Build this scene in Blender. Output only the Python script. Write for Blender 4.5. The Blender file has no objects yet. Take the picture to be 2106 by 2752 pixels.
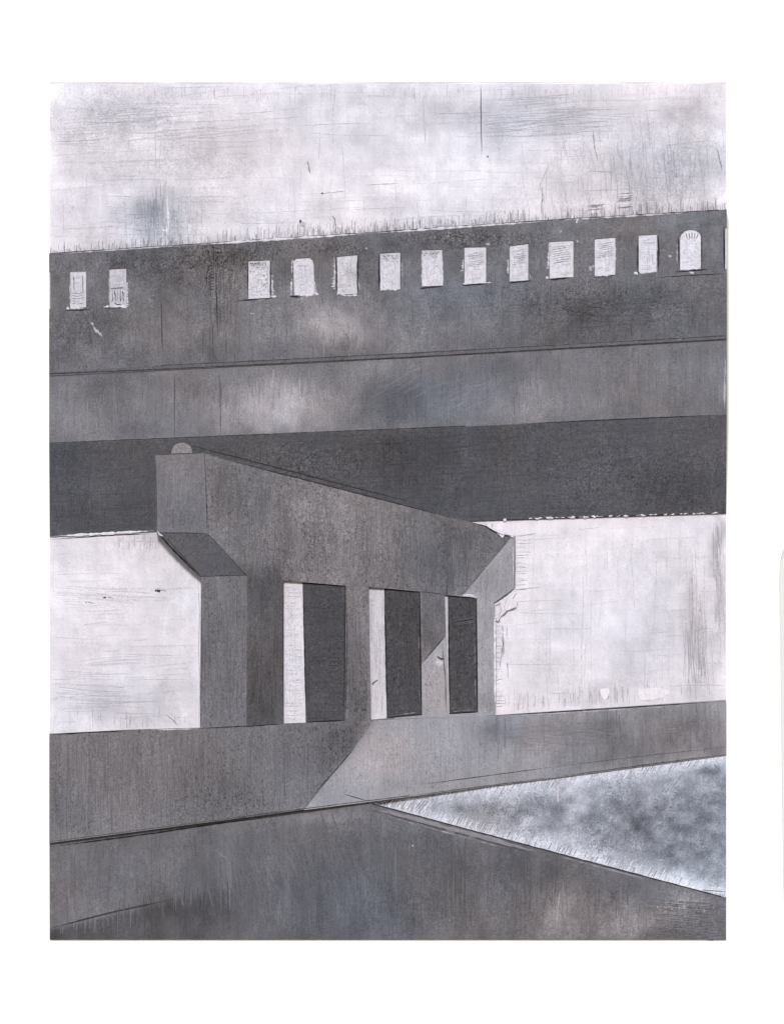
import bpy, bmesh, math, random
import numpy as np
from mathutils import Vector

# ---------------------------------------------------------------- scene, camera, light
scene = bpy.context.scene
COL = scene.collection
S = 0.0056            # metres per drawing unit (one unit = 1/2106 of the sheet's width)
W, H = 2106, 2752
Z0 = 2.0              # height of the lower edge of the view above the ground
DIST = 260.0
def X(px): return (px - W/2) * S
def Z(py): return (H - py) * S + Z0

cam_d = bpy.data.cameras.new('camera')
cam = bpy.data.objects.new('camera', cam_d); COL.objects.link(cam)
cam.location = (0, -DIST, Z(H/2))
cam.rotation_euler = (math.radians(90), 0, 0)
cam_d.sensor_fit = 'VERTICAL'; cam_d.sensor_height = 24
cam_d.lens = 24 * (DIST - 0.2) / (H * S)
cam_d.clip_end = 4000
scene.camera = cam

SUN_EL, SUN_AZ = 16.0, 3.0
w = bpy.data.worlds.new('World'); scene.world = w; w.use_nodes = True
nt = w.node_tree; nt.nodes.clear()
sky = nt.nodes.new('ShaderNodeTexSky'); sky.sky_type = 'NISHITA'; sky.sun_disc = False
sky.sun_elevation = math.radians(SUN_EL); sky.sun_rotation = math.radians(180 + SUN_AZ)
bg = nt.nodes.new('ShaderNodeBackground'); bg.inputs['Strength'].default_value = 0.12
out = nt.nodes.new('ShaderNodeOutputWorld')
nt.links.new(sky.outputs[0], bg.inputs[0]); nt.links.new(bg.outputs[0], out.inputs[0])
sd = bpy.data.lights.new('sun', 'SUN'); sd.energy = 3.1; sd.angle = math.radians(6.0)
sd.color = (1.0, 0.975, 0.94)
sun = bpy.data.objects.new('sun', sd); COL.objects.link(sun)
sun.rotation_euler = (math.radians(90 - SUN_EL), 0, math.radians(-SUN_AZ))
sun.location = (-3, -30, 20)
scene.view_settings.view_transform = 'Standard'; scene.view_settings.look = 'None'
scene.view_settings.exposure = 0.0; scene.view_settings.gamma = 1
try: scene.view_settings.use_curve_mapping = False
except Exception: pass
LIGHT = np.array([1.42, 1.375, 1.29])      # what a white face sends back, used to turn tones into reflectance

# ---------------------------------------------------------------- noise and pigment
def vnoise(x, y, seed=0):
    x = np.asarray(x, float); y = np.asarray(y, float)
    xi = np.floor(x).astype(np.int64); yi = np.floor(y).astype(np.int64)
    fx = x - xi; fy = y - yi
    fx = fx*fx*(3-2*fx); fy = fy*fy*(3-2*fy)
    def h(a, b):
        n = (a*374761393 + b*668265263 + seed*982451653) & 0x7fffffff
        n = ((n ^ (n >> 13)) * 1274126177) & 0x7fffffff
        n = n ^ (n >> 16)
        return (n & 0xffff) / 65535.0
    a = h(xi, yi); b = h(xi+1, yi); c = h(xi, yi+1); d = h(xi+1, yi+1)
    return (a*(1-fx)+b*fx)*(1-fy) + (c*(1-fx)+d*fx)*fy
def fbm(x, y, seed=0, octs=4):
    v = 0; a = 0.5; t = 0
    for k in range(octs):
        v = v + a*vnoise(x*2**k, y*2**k, seed+k*17); t += a; a *= 0.55
    return v/t*2 - 1          # about -1..1, mean 0
def lin(c):
    c = np.clip(c, 0, 255)/255.0
    return np.where(c <= 0.04045, c/12.92, ((c+0.055)/1.055)**2.4)
def pigment(t, b):
    """grey tone t (0..255) and tint b (-1 warm .. +1 blue) -> reflectance"""
    t = np.asarray(t, float); b = np.asarray(b, float)
    k = np.clip((t-90)/130, 0, 1)
    r = t + 1*(1-k) + 0*k - (4+2*k)*b
    g = t - (1*(1-k) + 4*k) + (0.5)*b
    bl = t + (3*(1-k) + 5*k) + (5-1*k)*b
    c = np.stack([r, g, bl], -1)
    return np.clip(lin(c)/LIGHT, 0.004, 0.86)
class Tone:
    def __init__(s, base, blobs=(), amp=8, scale=(90, 130), seed=1, tint=0.0, tints=(), tamp=0.7, extra=None, grains=()):
        s.grains = grains
        s.base, s.blobs, s.amp, s.scale, s.seed, s.tint, s.tints, s.tamp, s.extra = base, blobs, amp, scale, seed, tint, tints, tamp, extra
    def __call__(s, x, y):
        x = np.asarray(x, float); y = np.asarray(y, float)
        t = np.full(x.shape, float(s.base))
        wx = x + 42*fbm(x/75, y/75, s.seed+90, 5); wy = y + 34*fbm(x/75, y/75, s.seed+95, 5)
        mod = 1 + 0.55*fbm(x/30, y/36, s.seed+97, 4)
        for (cx, cy, rx, ry, a) in s.blobs:
            t = t + a*mod*np.exp(-(((wx-cx)/rx)**2 + ((wy-cy)/ry)**2))
        t = t + s.amp*fbm(x/s.scale[0], y/s.scale[1], s.seed, 4)
        t = t + s.amp*0.6*fbm(x/22, y/34, s.seed+5, 3)
        if s.extra is not None: t = t + s.extra(x, y)
        return t
    def tint_at(s, x, y):
        x = np.asarray(x, float); y = np.asarray(y, float)
        b = s.tint + s.tamp*fbm(x/170, y/200, s.seed+50, 3)*1.4
        for (cx, cy, rx, ry, a) in s.tints:
            b = b + a*np.exp(-(((x-cx)/rx)**2 + ((y-cy)/ry)**2))
        return np.clip(b, -1.1, 2.4)
    def grain_at(s, x, y):
        g = np.full(np.shape(x), 0.9)
        for (cx, cy, rx, ry, a) in s.grains: g = g + a*np.exp(-(((x-cx)/rx)**2 + ((y-cy)/ry)**2))
        return g
    def color(s, x, y, d=0):
        return pigment(s(x, y) + d, s.tint_at(x, y))

# ---------------------------------------------------------------- materials
def surface_material(name, grain=0.2, vst=0.12, hst=0.05, pit=0.0, rough=0.85, bump=0.25, bscale=0.2):
    m = bpy.data.materials.new(name); m.use_nodes = True
    nt = m.node_tree; N = nt.nodes; L = nt.links; N.clear()
    def node(t, **k):
        n = N.new(t)
        for a, v in k.items(): setattr(n, a, v)
        return n
    tc = node('ShaderNodeTexCoord')
    at = node('ShaderNodeAttribute', attribute_name='pigment')
    def noise(sx, sy, sz, detail=3, rgh=0.65, off=0):
        mp = node('ShaderNodeMapping'); mp.inputs['Scale'].default_value = (sx/S, sy/S, sz/S)
        mp.inputs['Location'].default_value = (off, off*0.7, off*1.3)
        n = node('ShaderNodeTexNoise'); n.inputs['Scale'].default_value = 1
        n.inputs['Detail'].default_value = detail; n.inputs['Roughness'].default_value = rgh
        L.new(tc.outputs['Object'], mp.inputs['Vector']); L.new(mp.outputs[0], n.inputs['Vector'])
        return n.outputs['Fac']
    def math_(op, a, b=None, c=None, clamp=False):
        n = node('ShaderNodeMath', operation=op, use_clamp=clamp)
        for i, v in enumerate((a, b, c)):
            if v is None: continue
            if isinstance(v, (int, float)): n.inputs[i].default_value = v
            else: L.new(v, n.inputs[i])
        return n.outputs[0]
    def ctr(n, amp): return math_('MULTIPLY_ADD', n, 2*amp, 1-amp)
    g1 = noise(0.21, 0.21, 0.19, 3, 0.75)
    g2 = noise(0.085, 0.085, 0.06, 4, 0.7, 3)
    v1 = noise(0.13, 0.05, 0.006, 3, 0.7, 7)
    v2 = noise(0.035, 0.02, 0.003, 3, 0.6, 11)
    h1 = noise(0.006, 0.05, 0.16, 3, 0.7, 13)
    mk0 = noise(0.011, 0.011, 0.009, 4, 0.65, 17)
    gain = math_('MULTIPLY', math_('MULTIPLY_ADD', mk0, 2.6, -0.35, clamp=False), at.outputs['Alpha'])
    gsum = math_('ADD', math_('MULTIPLY', math_('SUBTRACT', g1, 0.5), grain*11.0), math_('MULTIPLY', math_('SUBTRACT', g2, 0.5), grain*4.2))
    f = math_('ADD', math_('MULTIPLY', gsum, gain), 1.0)
    f = math_('MULTIPLY', f, ctr(v1, vst*1.2)); f = math_('MULTIPLY', f, ctr(v2, vst))
    f = math_('MULTIPLY', f, ctr(h1, hst))
    if pit > 0:
        p = noise(0.14, 0.1, 0.09, 2, 0.5, 21); mk = noise(0.012, 0.01, 0.0035, 3, 0.6, 31)
        a = math_('MULTIPLY', math_('SUBTRACT', p, 0.60), 9.0, clamp=True)
        b = math_('MULTIPLY', math_('SUBTRACT', mk, 0.42), 6.0, clamp=True)
        ab = math_('MULTIPLY', a, b)
        f = math_('MULTIPLY', f, math_('MULTIPLY_ADD', ab, -pit, 1.0))
    mul = node('ShaderNodeVectorMath', operation='SCALE')
    L.new(at.outputs['Color'], mul.inputs[0]); L.new(f, mul.inputs['Scale'])
    bs = node('ShaderNodeBsdfPrincipled'); bs.inputs['Roughness'].default_value = rough
    bs.inputs['Specular IOR Level'].default_value = 0.08
    L.new(mul.outputs[0], bs.inputs['Base Color'])
    bn = noise(bscale, bscale, bscale*0.5, 4, 0.65, 41)
    bh = math_('ADD', bn, math_('MULTIPLY', h1, 0.5 if hst > 0.08 else 0.1))
    bp = node('ShaderNodeBump'); bp.inputs['Strength'].default_value = bump; bp.inputs['Distance'].default_value = 0.012
    L.new(bh, bp.inputs['Height']); L.new(bp.outputs[0], bs.inputs['Normal'])
    o = node('ShaderNodeOutputMaterial'); L.new(bs.outputs[0], o.inputs[0])
    return m
M_SKY   = surface_material('chalky_sky_paint', 0.052, 0.055, 0.05, 0.0, bump=0.25, bscale=0.10)
M_PLAST = surface_material('thick_white_paint', 0.06, 0.07, 0.08, 0.0, bump=0.75, bscale=0.12)
M_CONC  = surface_material('graphite_grey_concrete', 0.17, 0.10, 0.07, 0.12, bump=0.25)
M_BEAM  = surface_material('smooth_grey_concrete', 0.15, 0.12, 0.04, 0.08, bump=0.2)
M_PIT   = surface_material('pitted_grey_concrete', 0.19, 0.16, 0.03, 0.5, bump=0.35)
M_DARK  = surface_material('dark_grey_concrete', 0.20, 0.12, 0.10, 0.10, bump=0.25)
M_LIT  = surface_material('sunlit_grey_concrete', 0.10, 0.07, 0.04, 0.18, bump=0.3)  # same concrete, for wall parts painted as sunlit
M_ROAD  = surface_material('worn_grey_paving', 0.14, 0.11, 0.03, 0.06, bump=0.2)
M_WATER = surface_material('white_water', 0.12, 0.03, 0.02, 0.0, rough=0.6, bump=0.4, bscale=0.07)
M_MARK  = surface_material('mark_pigment', 0.10, 0.05, 0.05, 0.0, bump=0.1)

def plain_material(name, col, scale, amp, rough=0.9):
    m = bpy.data.materials.new(name); m.use_nodes = True
    nt = m.node_tree; b = nt.nodes['Principled BSDF']; b.inputs['Roughness'].default_value = rough
    b.inputs['Specular IOR Level'].default_value = 0.05
    tc = nt.nodes.new('ShaderNodeTexCoord'); n = nt.nodes.new('ShaderNodeTexNoise')
    n.inputs['Scale'].default_value = scale; n.inputs['Detail'].default_value = 6
    r = nt.nodes.new('ShaderNodeValToRGB')
    r.color_ramp.elements[0].position = 0.3; r.color_ramp.elements[1].position = 0.7
    r.color_ramp.elements[0].color = tuple(c*(1-amp) for c in col) + (1,)
    r.color_ramp.elements[1].color = tuple(min(1, c*(1+amp)) for c in col) + (1,)
    nt.links.new(tc.outputs['Object'], n.inputs['Vector']); nt.links.new(n.outputs['Fac'], r.inputs[0])
    nt.links.new(r.outputs[0], b.inputs['Base Color'])
    bp = nt.nodes.new('ShaderNodeBump'); bp.inputs['Strength'].default_value = 0.06; bp.inputs['Distance'].default_value = 0.01
    nt.links.new(n.outputs['Fac'], bp.inputs['Height']); nt.links.new(bp.outputs[0], b.inputs['Normal'])
    return m
M_PAPER = plain_material('white_paper', (0.84, 0.84, 0.84), 3.0, 0.012)
M_WALL  = plain_material('off_white_plaster_wall', (0.567, 0.586, 0.61), 0.8, 0.02)
M_GROUND = plain_material('pale_gravel_ground', (0.30, 0.30, 0.30), 2.0, 0.25)

# ---------------------------------------------------------------- geometry helpers
def link(name, me, mat, parent=None):
    o = bpy.data.objects.new(name, me); COL.objects.link(o)
    if mat: me.materials.append(mat)
    if parent is not None:
        o.parent = parent
        off = world_loc(parent)
        me.transform(__import__('mathutils').Matrix.Translation(-off))
    return o
def world_loc(o):
    v = Vector((0, 0, 0))
    while o is not None: v += o.location; o = o.parent
    return v
def thing(name, label, cat, px, py, dep=0, group=None):
    o = bpy.data.objects.new(name, None); COL.objects.link(o)
    o.location = (X(px), -dep*S, Z(py)); o['label'] = label; o['category'] = cat
    o.empty_display_size = 0.3
    if group: o['group'] = group
    return o
def structure(o, label):
    o['kind'] = 'structure'; o['label'] = label
    return o

def inside(poly, x, y):
    c = False; n = len(poly); j = n-1
    for i in range(n):
        xi, yi = poly[i][:2]; xj, yj = poly[j][:2]
        if (yi > y) != (yj > y) and x < (xj-xi)*(y-yi)/(yj-yi)+xi: c = not c
        j = i
    return c

def slab(name, poly, depf, back, mat, tone, parent=None, holes=(), grid=10, rough_depth=0.0):
    """solid piece: outline poly (drawing units), front face following depf(x,y), sides back to depth `back`"""
    bm = bmesh.new()
    # work flat in the xz plane, drawing units, y up = -py
    vs = [bm.verts.new((x, 0, -y)) for x, y in poly]
    bm.faces.new(vs)
    xs = [p[0] for p in poly]; ys = [p[1] for p in poly]
    def cut(co, no, geom=None):
        if geom is None: geom = bm.verts[:] + bm.edges[:] + bm.faces[:]
        bmesh.ops.bisect_plane(bm, geom=geom, dist=1e-4, plane_co=co, plane_no=no)
    gx = np.arange(math.floor(min(xs)/grid)*grid + grid, max(xs), grid)
    gy = np.arange(math.floor(min(ys)/grid)*grid + grid, max(ys), grid)
    for g in gx: cut((g+0.013, 0, 0), (1, 0, 0))
    for g in gy: cut((0, 0, -g-0.017), (0, 0, 1))
    for hole in holes:
        hx0 = min(p[0] for p in hole)-2; hx1 = max(p[0] for p in hole)+2
        hy0 = min(p[1] for p in hole)-2; hy1 = max(p[1] for p in hole)+2
        n = len(hole)
        for i in range(n):
            fs = [f for f in bm.faces if max(v.co.x for v in f.verts) > hx0 and min(v.co.x for v in f.verts) < hx1
                  and max(-v.co.z for v in f.verts) > hy0 and min(-v.co.z for v in f.verts) < hy1]
            ge = set(fs)
            for f in fs: ge.update(f.edges); ge.update(f.verts)
            a, b = hole[i], hole[(i+1) % n]
            d = Vector((b[0]-a[0], 0, -(b[1]-a[1])))
            no = Vector((d.z, 0, -d.x)).normalized()
            cut((a[0], 0, -a[1]), no, list(ge))
        kill = []
        for f in bm.faces:
            c = f.calc_center_median()
            if hx0 < c.x < hx1 and hy0 < -c.z < hy1 and inside(hole, c.x, -c.z): kill.append(f)
        bmesh.ops.delete(bm, geom=kill, context='FACES')
    bm.normal_update()
    for f in bm.faces:
        if f.normal.y > 0: f.normal_flip()
    V = list(bm.verts)
    bx = np.array([v.co.x for v in V]); by = np.array([-v.co.z for v in V])
    d = np.broadcast_to(np.asarray(depf(bx, by), float), bx.shape).copy()
    if rough_depth: d += rough_depth*fbm(bx/25, by/25, 77, 3)
    be = [e for e in bm.edges if e.is_boundary]
    nb = {}
    for i, v in enumerate(V): v.co = (X(bx[i]), -d[i]*S, Z(by[i]))
    for e in be:
        for v in e.verts:
            if v not in nb: nb[v] = bm.verts.new((v.co.x, -back*S, v.co.z))
    for e in be:
        f0 = e.link_faces[0]
        for lp in f0.loops:
            if lp.edge == e:
                a = lp.vert; b = lp.link_loop_next.vert
        bm.faces.new((b, a, nb[a], nb[b]))
    me = bpy.data.meshes.new(name); bm.to_mesh(me); bm.free()
    n = len(me.vertices); co = np.empty(n*3); me.vertices.foreach_get('co', co); co = co.reshape(-1, 3)
    px = co[:, 0]/S + W/2; py = H - (co[:, 2]-Z0)/S
    setcol(me, tone.color(px, py), tone.grain_at(px, py))
    return link(name, me, mat, parent)
def setcol(me, c, grain=None):
    a = me.color_attributes.new('pigment', 'FLOAT_COLOR', 'POINT')
    arr = np.ones((len(me.vertices), 4)); arr[:, :3] = c
    if grain is not None: arr[:, 3] = grain
    a.data.foreach_set('color', arr.ravel())

class Marks:
    """a set of brush or graphite marks lying on one surface, kept as one raised mesh"""
    def __init__(s, depf): s.v = []; s.f = []; s.c = []; s.depf = depf
    def d(s, x, y): return float(np.asarray(s.depf(np.array([x]), np.array([y])), float).ravel()[0])
    def line(s, pts, w, col, h=0.7, taper=True, wob=0.0, rnd=None, wj=0.0, seg=None):
        # resample
        P = [Vector(p) for p in pts]; Q = [P[0]]
        if seg:
            for a, b in zip(P, P[1:]):
                n = max(1, int((b-a).length/seg))
                for k in range(1, n+1): Q.append(a + (b-a)*k/n)
        else: Q = P
        R = rnd or random
        n = len(Q); base = len(s.v); hh = h + R.random()*0.5
        for i, q in enumerate(Q):
            t = (Q[min(i+1, n-1)] - Q[max(i-1, 0)])
            t = t.normalized() if t.length > 0 else Vector((1, 0))
            nn = Vector((-t.y, t.x))
            ww = w*(1 + wj*R.uniform(-1, 1))
            if taper: ww *= max(0.15, min(1, 4*min(i+0.3, n-1-i+0.3)/max(n-1, 1)))
            o = nn*wob*R.uniform(-1, 1); q = q + o
            for k, (sgn, hk) in enumerate(((-1, 0.15), (0, 1.0), (1, 0.15))):
                p = q + nn*ww*0.5*sgn
                s.v.append((X(p.x), -(s.d(p.x, p.y) + hh*hk + 0.15)*S, Z(p.y))); s.c.append(col)
        for i in range(n-1):
            a = base + i*3
            s.f.append((a, a+1, a+4, a+3)); s.f.append((a+1, a+2, a+5, a+4))
    def blot(s, cx, cy, rx, ry, col, h=0.6, rnd=None, n=7, jag=0.3):
        R = rnd or random; base = len(s.v)
        hh = h + R.random()*0.4
        s.v.append((X(cx), -(s.d(cx, cy)+hh)*S, Z(cy))); s.c.append(col)
        for k in range(n):
            a = 2*math.pi*k/n; j = 1 + jag*R.uniform(-1, 1)
            x = cx+rx*j*math.cos(a); y = cy+ry*j*math.sin(a)
            s.v.append((X(x), -(s.d(x, y)+0.2)*S, Z(y))); s.c.append(col)
        for k in range(n): s.f.append((base, base+1+k, base+1+(k+1) % n))
    def build(s, name, mat, parent):
        # connected pieces; a handful of separate marks become separate objects
        par = list(range(len(s.v)))
        def find(a):
            while par[a] != a: par[a] = par[par[a]]; a = par[a]
            return a
        for f in s.f:
            r = find(f[0])
            for q in f[1:]: par[find(q)] = r
        groups = {}
        for i in range(len(s.v)): groups.setdefault(find(i), []).append(i)
        if 1 < len(groups) <= 24:
            o = None
            for ids in groups.values():
                idx = {v: k for k, v in enumerate(ids)}; mm = Marks(s.depf)
                mm.v = [s.v[i] for i in ids]; mm.c = [s.c[i] for i in ids]
                mm.f = [tuple(idx[q] for q in f) for f in s.f if f[0] in idx]
                o = mm.build(name[:-1] if name in ('paint_flecks', 'scratches', 'brush_marks', 'graphite_marks') and name != 'scratches' else name, mat, parent)
            return o
        me = bpy.data.meshes.new(name); me.from_pydata(s.v, [], s.f); me.update()
        # all faces look towards the viewer side
        bm = bmesh.new(); bm.from_mesh(me); bm.normal_update()
        for f in bm.faces:
            if f.normal.y > 0: f.normal_flip()
        bm.to_mesh(me); bm.free()
        c = np.array([np.asarray(k, float).ravel()[:3] for k in s.c]); setcol(me, c)
        return link(name, me, mat, parent)

_tiles = {}
def tcol(tone, x, y, d=0):
    """tone of a surface at one point, looked up in small cached tiles"""
    key = (id(tone), int(x//128), int(y//128))
    if key not in _tiles:
        gx, gy = np.meshgrid(key[1]*128 + np.arange(0, 128, 8)+4.0, key[2]*128 + np.arange(0, 128, 8)+4.0)
        _tiles[key] = (tone(gx, gy), tone.tint_at(gx, gy), tone)
    T, B, _ = _tiles[key]
    j, i = int((x-key[1]*128)//8), int((y-key[2]*128)//8)
    return pigment(T[i:i+1, j] + d, B[i:i+1, j])[0]
GR = lambda t, b=0: pigment(np.array([t]), np.array([b]))[0]

def scatter(M, tone, poly, n, length, width, ang, delta, R, boxes=None, angj=3, h=0.35):
    """short strokes a little lighter or darker than the surface they lie on"""
    xs = [p[0] for p in poly]; ys = [p[1] for p in poly]; k = 0; tries = 0
    while k < n and tries < n*20:
        tries += 1
        if boxes:
            b = R.choice(boxes); x = R.gauss(b[0], b[2]*0.6); y = R.gauss(b[1], b[3]*0.6)
        else: x = R.uniform(min(xs), max(xs)); y = R.uniform(min(ys), max(ys))
        L_ = R.uniform(*length); a = math.radians(ang + R.gauss(0, angj))
        dx, dy = math.cos(a)*L_/2, math.sin(a)*L_/2
        if not (inside(poly, x-dx, y-dy) and inside(poly, x+dx, y+dy) and inside(poly, x, y)): continue
        bow = R.uniform(-0.03, 0.03)*L_
        pts = [(x-dx, y-dy), (x-dx*0.4-dy/L_*bow, y-dy*0.4+dx/L_*bow), (x+dx*0.4-dy/L_*bow, y+dy*0.4+dx/L_*bow), (x+dx, y+dy)]
        M.line(pts, R.uniform(*width), tcol(tone, x, y, 0.55*R.uniform(*delta)), h=h*R.uniform(0.4, 1.4), rnd=R, wj=0.3)
        k += 1
def specks(M, tone, poly, n, size, delta, R, boxes=None, elong=1.3, h=0.4):
    xs = [p[0] for p in poly]; ys = [p[1] for p in poly]; k = 0; tries = 0
    while k < n and tries < n*20:
        tries += 1
        if boxes:
            b = R.choice(boxes); x = R.gauss(b[0], b[2]*0.6); y = R.gauss(b[1], b[3]*0.6)
        else: x = R.uniform(min(xs), max(xs)); y = R.uniform(min(ys), max(ys))
        if not inside(poly, x, y): continue
        r = R.uniform(*size)*0.62
        if not (inside(poly, x-r, y-r*elong) and inside(poly, x+r, y+r*elong)): continue
        M.blot(x, y, r, r*elong*R.uniform(0.6, 1.4), tcol(tone, x, y, R.uniform(*delta)), h=h, rnd=R, n=6, jag=0.45); k += 1

# ---------------------------------------------------------------- outlines (drawing units)
L0, R0, T0, B0 = 134, 1950, 224, 2525.5
def seg(p, q):
    return lambda x: p[1] + (np.asarray(x, float)-p[0])*(q[1]-p[1])/(q[0]-p[0])
def top(x):      return np.interp(x, [134, 1100, 1500, 1950], [682, 618.5, 590.5, 564])       # bridge top edge
def course(x):   return np.interp(x, [134, 434, 1100, 1950], [1008, 993, 959, 911])             # string course
def beam(x):     return np.interp(x, [134, 1100, 1950], [1193, 1153, 1115.5])                   # lower edge of the beam
def soff(x):     return np.interp(x, [134, 421, 1258, 1950], [1442, 1428, 1401, 1380])          # inner edge of the soffit
def banktop(x):  return np.interp(x, [134, 353, 537, 755, 930, 1330, 1950], [1972, 1961, 1956, 1944, 1938, 1922, 1881])
def bankbot(x):  return np.interp(x, [134, 707, 999, 1496, 1950], [2265, 2190, 2154, 2090, 2029])
def rivlow(x):   return np.interp(x, [999, 1050, 1467, 1950], [2158, 2171, 2283, 2411])

# ---------------------------------------------------------------- depths (drawing units, towards the viewer)
D_DECK = 104
def d_sky(x, y):  return 6 + 0*np.asarray(x, float)
def d_deck(x, y): return D_DECK + 0*np.asarray(x, float)
def d_soff(x, y):
    t = (y-beam(x))/(soff(x)-beam(x)); return (D_DECK-4) - (D_DECK-20)*np.clip(t, 0, 1)
def d_cap(x, y):  return 102 + 0*np.asarray(x, float)
def d_under(x, y): return 102 - 22*np.clip((y-1430)/116., 0, 1)
def d_col(x, y):  return 80 + 0*np.asarray(x, float)
def d_wall(x, y): return np.interp(x, [551, 1384], [102, 24])
def d_bank(x, y): return np.interp(x, [134, 762, 1330, 1950], [81.6, 81.6, 28.7, 24]) + 0.0*(np.asarray(y, float)-1950)
def d_river(x, y): return 14 + 0*np.asarray(x, float)
def d_path(x, y): return 12 + 54*np.clip((2525-np.asarray(y, float))/290, 0, 1)*np.interp(x, [134, 1000, 1500], [1.0, 0.55, 0.25])

# ================================================================= SETTING
def box_mesh(name, x0, x1, y0, y1, z0, z1, mat):
    bm = bmesh.new()
    bmesh.ops.create_cube(bm, size=1)
    for v in bm.verts:
        v.co = ((x0+x1)/2+v.co.x*(x1-x0), (y0+y1)/2+v.co.y*(y1-y0), (z0+z1)/2+v.co.z*(z1-z0))
    me = bpy.data.meshes.new(name); bm.to_mesh(me); bm.free()
    return link(name, me, mat)
me = bpy.data.meshes.new('ground')
me.from_pydata([(-1500, -1500, 0), (1500, -1500, 0), (1500, 1500, 0), (-1500, 1500, 0)], [], [(0, 1, 2, 3)])
g = link('ground', me, M_GROUND); structure(g, 'pale gravel ground in front of the wall')
wl = box_mesh('backing_wall', -11, 11, 0.06, 0.40, 0.0, 20, M_WALL)
structure(wl, 'off white wall glimpsed beyond the right edge of the paper')

# the paper sheet, with its slightly curved right edge
pp = [(-420, -160), (2400, -160), (2300, 800), (2180, 1300), (2118, 1440), (2097, 1500), (2092, 1560), (2096, 1800),
      (2098, 1960), (2101, 2200), (2104, 2400), (2110, 2600), (2120, 2860), (2125, 2980), (-420, 2980)]
def paper():
    bm = bmesh.new()
    fr = [bm.verts.new((X(x), -0.001, Z(y))) for x, y in pp]
    bk = [bm.verts.new((X(x), 0.05, Z(y))) for x, y in pp]
    n = len(pp)
    bm.faces.new(fr); bm.faces.new(list(reversed(bk)))
    for i in range(n): bm.faces.new((fr[i], bk[i], bk[(i+1) % n], fr[(i+1) % n]))
    bmesh.ops.recalc_face_normals(bm, faces=bm.faces[:])
    me = bpy.data.meshes.new('paper_sheet'); bm.to_mesh(me); bm.free()
    o = link('paper_sheet', me, M_PAPER)
    o['label'] = 'big blank white paper sheet whose wide margins surround the grey bridge view'; o['category'] = 'paper sheet'
    return o
paper_o = paper()

# ---- sky
def sky_extra(x, y):
    x = np.asarray(x, float); y = np.asarray(y, float)
    e = np.clip(1-(x-134)/45, 0, 1)*16 + np.clip(1-(1950-x)/40, 0, 1)*14 + np.clip(1-(y-224)/40, 0, 1)*10
    up = (y < 900)
    fr = np.where(up, np.clip(1-np.abs(top(x)-y)/26, 0, 1)*(-20), 0)
    low = np.where(y > 1300, 5.0 - 8*fbm(x/95, y/62, 3, 2) + 4*fbm(x/300, y/14, 8, 2) , 0)
    # wiped edge beside the column
    wipe = np.where((y > 1500) & (x < 560), np.clip(1-(535-x)/20, 0, 1)*12, 0)
    return np.where(up, e + 6*fbm(x/220, y/16, 71, 3) + 4*fbm(x/14, y/160, 72, 3), e*0.3) + fr + low + wipe
sky_t = Tone(221, [
    (330, 320, 190, 60, -18), (230, 290, 60, 40, -12), (400, 560, 62, 46, -52), (430, 620, 40, 40, -34), (310, 590, 50, 40, -14),
    (340, 480, 120, 30, -12), (520, 540, 50, 40, -15), (200, 640, 90, 40, -12), (820, 400, 240, 50, -5), (640, 300, 120, 40, 6),
    (1480, 300, 230, 50, -20), (1470, 350, 160, 20, -10), (1160, 280, 70, 25, -12), (1840, 460, 110, 60, -34), (1870, 290, 80, 40, -22),
    (1720, 560, 120, 60, -14), (1700, 470, 50, 60, -14), (1560, 500, 60, 60, -10), (1390, 500, 150, 60, 6), (1900, 330, 60, 40, -14),
    (1130, 470, 200, 70, 8), (1260, 620, 120, 20, 4), (900, 560, 200, 50, 5), (170, 250, 60, 30, 14), (150, 400, 25, 60, 10),
    (1940, 560, 26, 60, 16), (1780, 240, 110, 40, 10), (980, 380, 40, 30, -8), (700, 470, 60, 50, 6), (560, 390, 70, 30, -8),
    # under the bridge, left
    (260, 1880, 90, 60, -22), (350, 1900, 70, 50, -16), (200, 1750, 70, 40, -8), (260, 1500, 30, 70, -10), (390, 1440, 60, 25, -16),
    (470, 1860, 70, 70, -20), (380, 1700, 100, 80, -6), (460, 1560, 40, 50, -12), (500, 1680, 30, 100, 8), (180, 1600, 60, 40, 6),
    (330, 1620, 60, 70, 5), (510, 1930, 20, 20, 12),
    # under the bridge, right
    (1930, 1520, 12, 180, -36), (1920, 1700, 18, 120, -14), (1870, 1740, 30, 140, -28), (1860, 1620, 26, 60, -14), (1760, 1660, 60, 90, -16),
    (1700, 1790, 60, 70, -18), (1500, 1640, 60, 60, -8), (1470, 1800, 60, 60, -8), (1420, 1500, 60, 80, 6), (1560, 1500, 100, 70, 6),
    (1620, 1860, 100, 30, -10), (1400, 1850, 60, 50, -6), (1830, 1580, 60, 120, -6), (1560, 1880, 60, 20, -10), (1350, 1840, 25, 80, 6)],
    amp=20, grains=[(330, 330, 220, 90, 1.6), (1850, 450, 130, 110, 1.6), (480, 440, 200, 60, 1.0), (1500, 330, 200, 60, 0.6), (620, 560, 200, 50, 0.6), (1600, 540, 200, 60, 0.8), (400, 590, 90, 60, 0.6)], scale=(95, 62), seed=3, tint=-0.15, tints=[(420, 600, 90, 70, 1.3), (1860, 450, 140, 90, 0.9), (330, 300, 200, 50, 0.4), (1480, 320, 230, 70, 0.5),
    (1720, 1700, 120, 120, 0.5), (270, 1880, 140, 80, 0.5), (1300, 350, 200, 200, 0.3)], tamp=0.45, extra=sky_extra)
sky_poly = [(L0, T0), (R0, T0), (R0, 2000), (L0, 2000)]
sky_o = structure(slab('sky', sky_poly, d_sky, -0.0, M_SKY, sky_t, grid=9), 'pale chalky sky above and beneath the bridge')
R = random.Random(5)
m = Marks(d_sky)
up_poly = [(136, 226), (1948, 226), (1948, 566), (1100, 620), (136, 684)]
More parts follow.
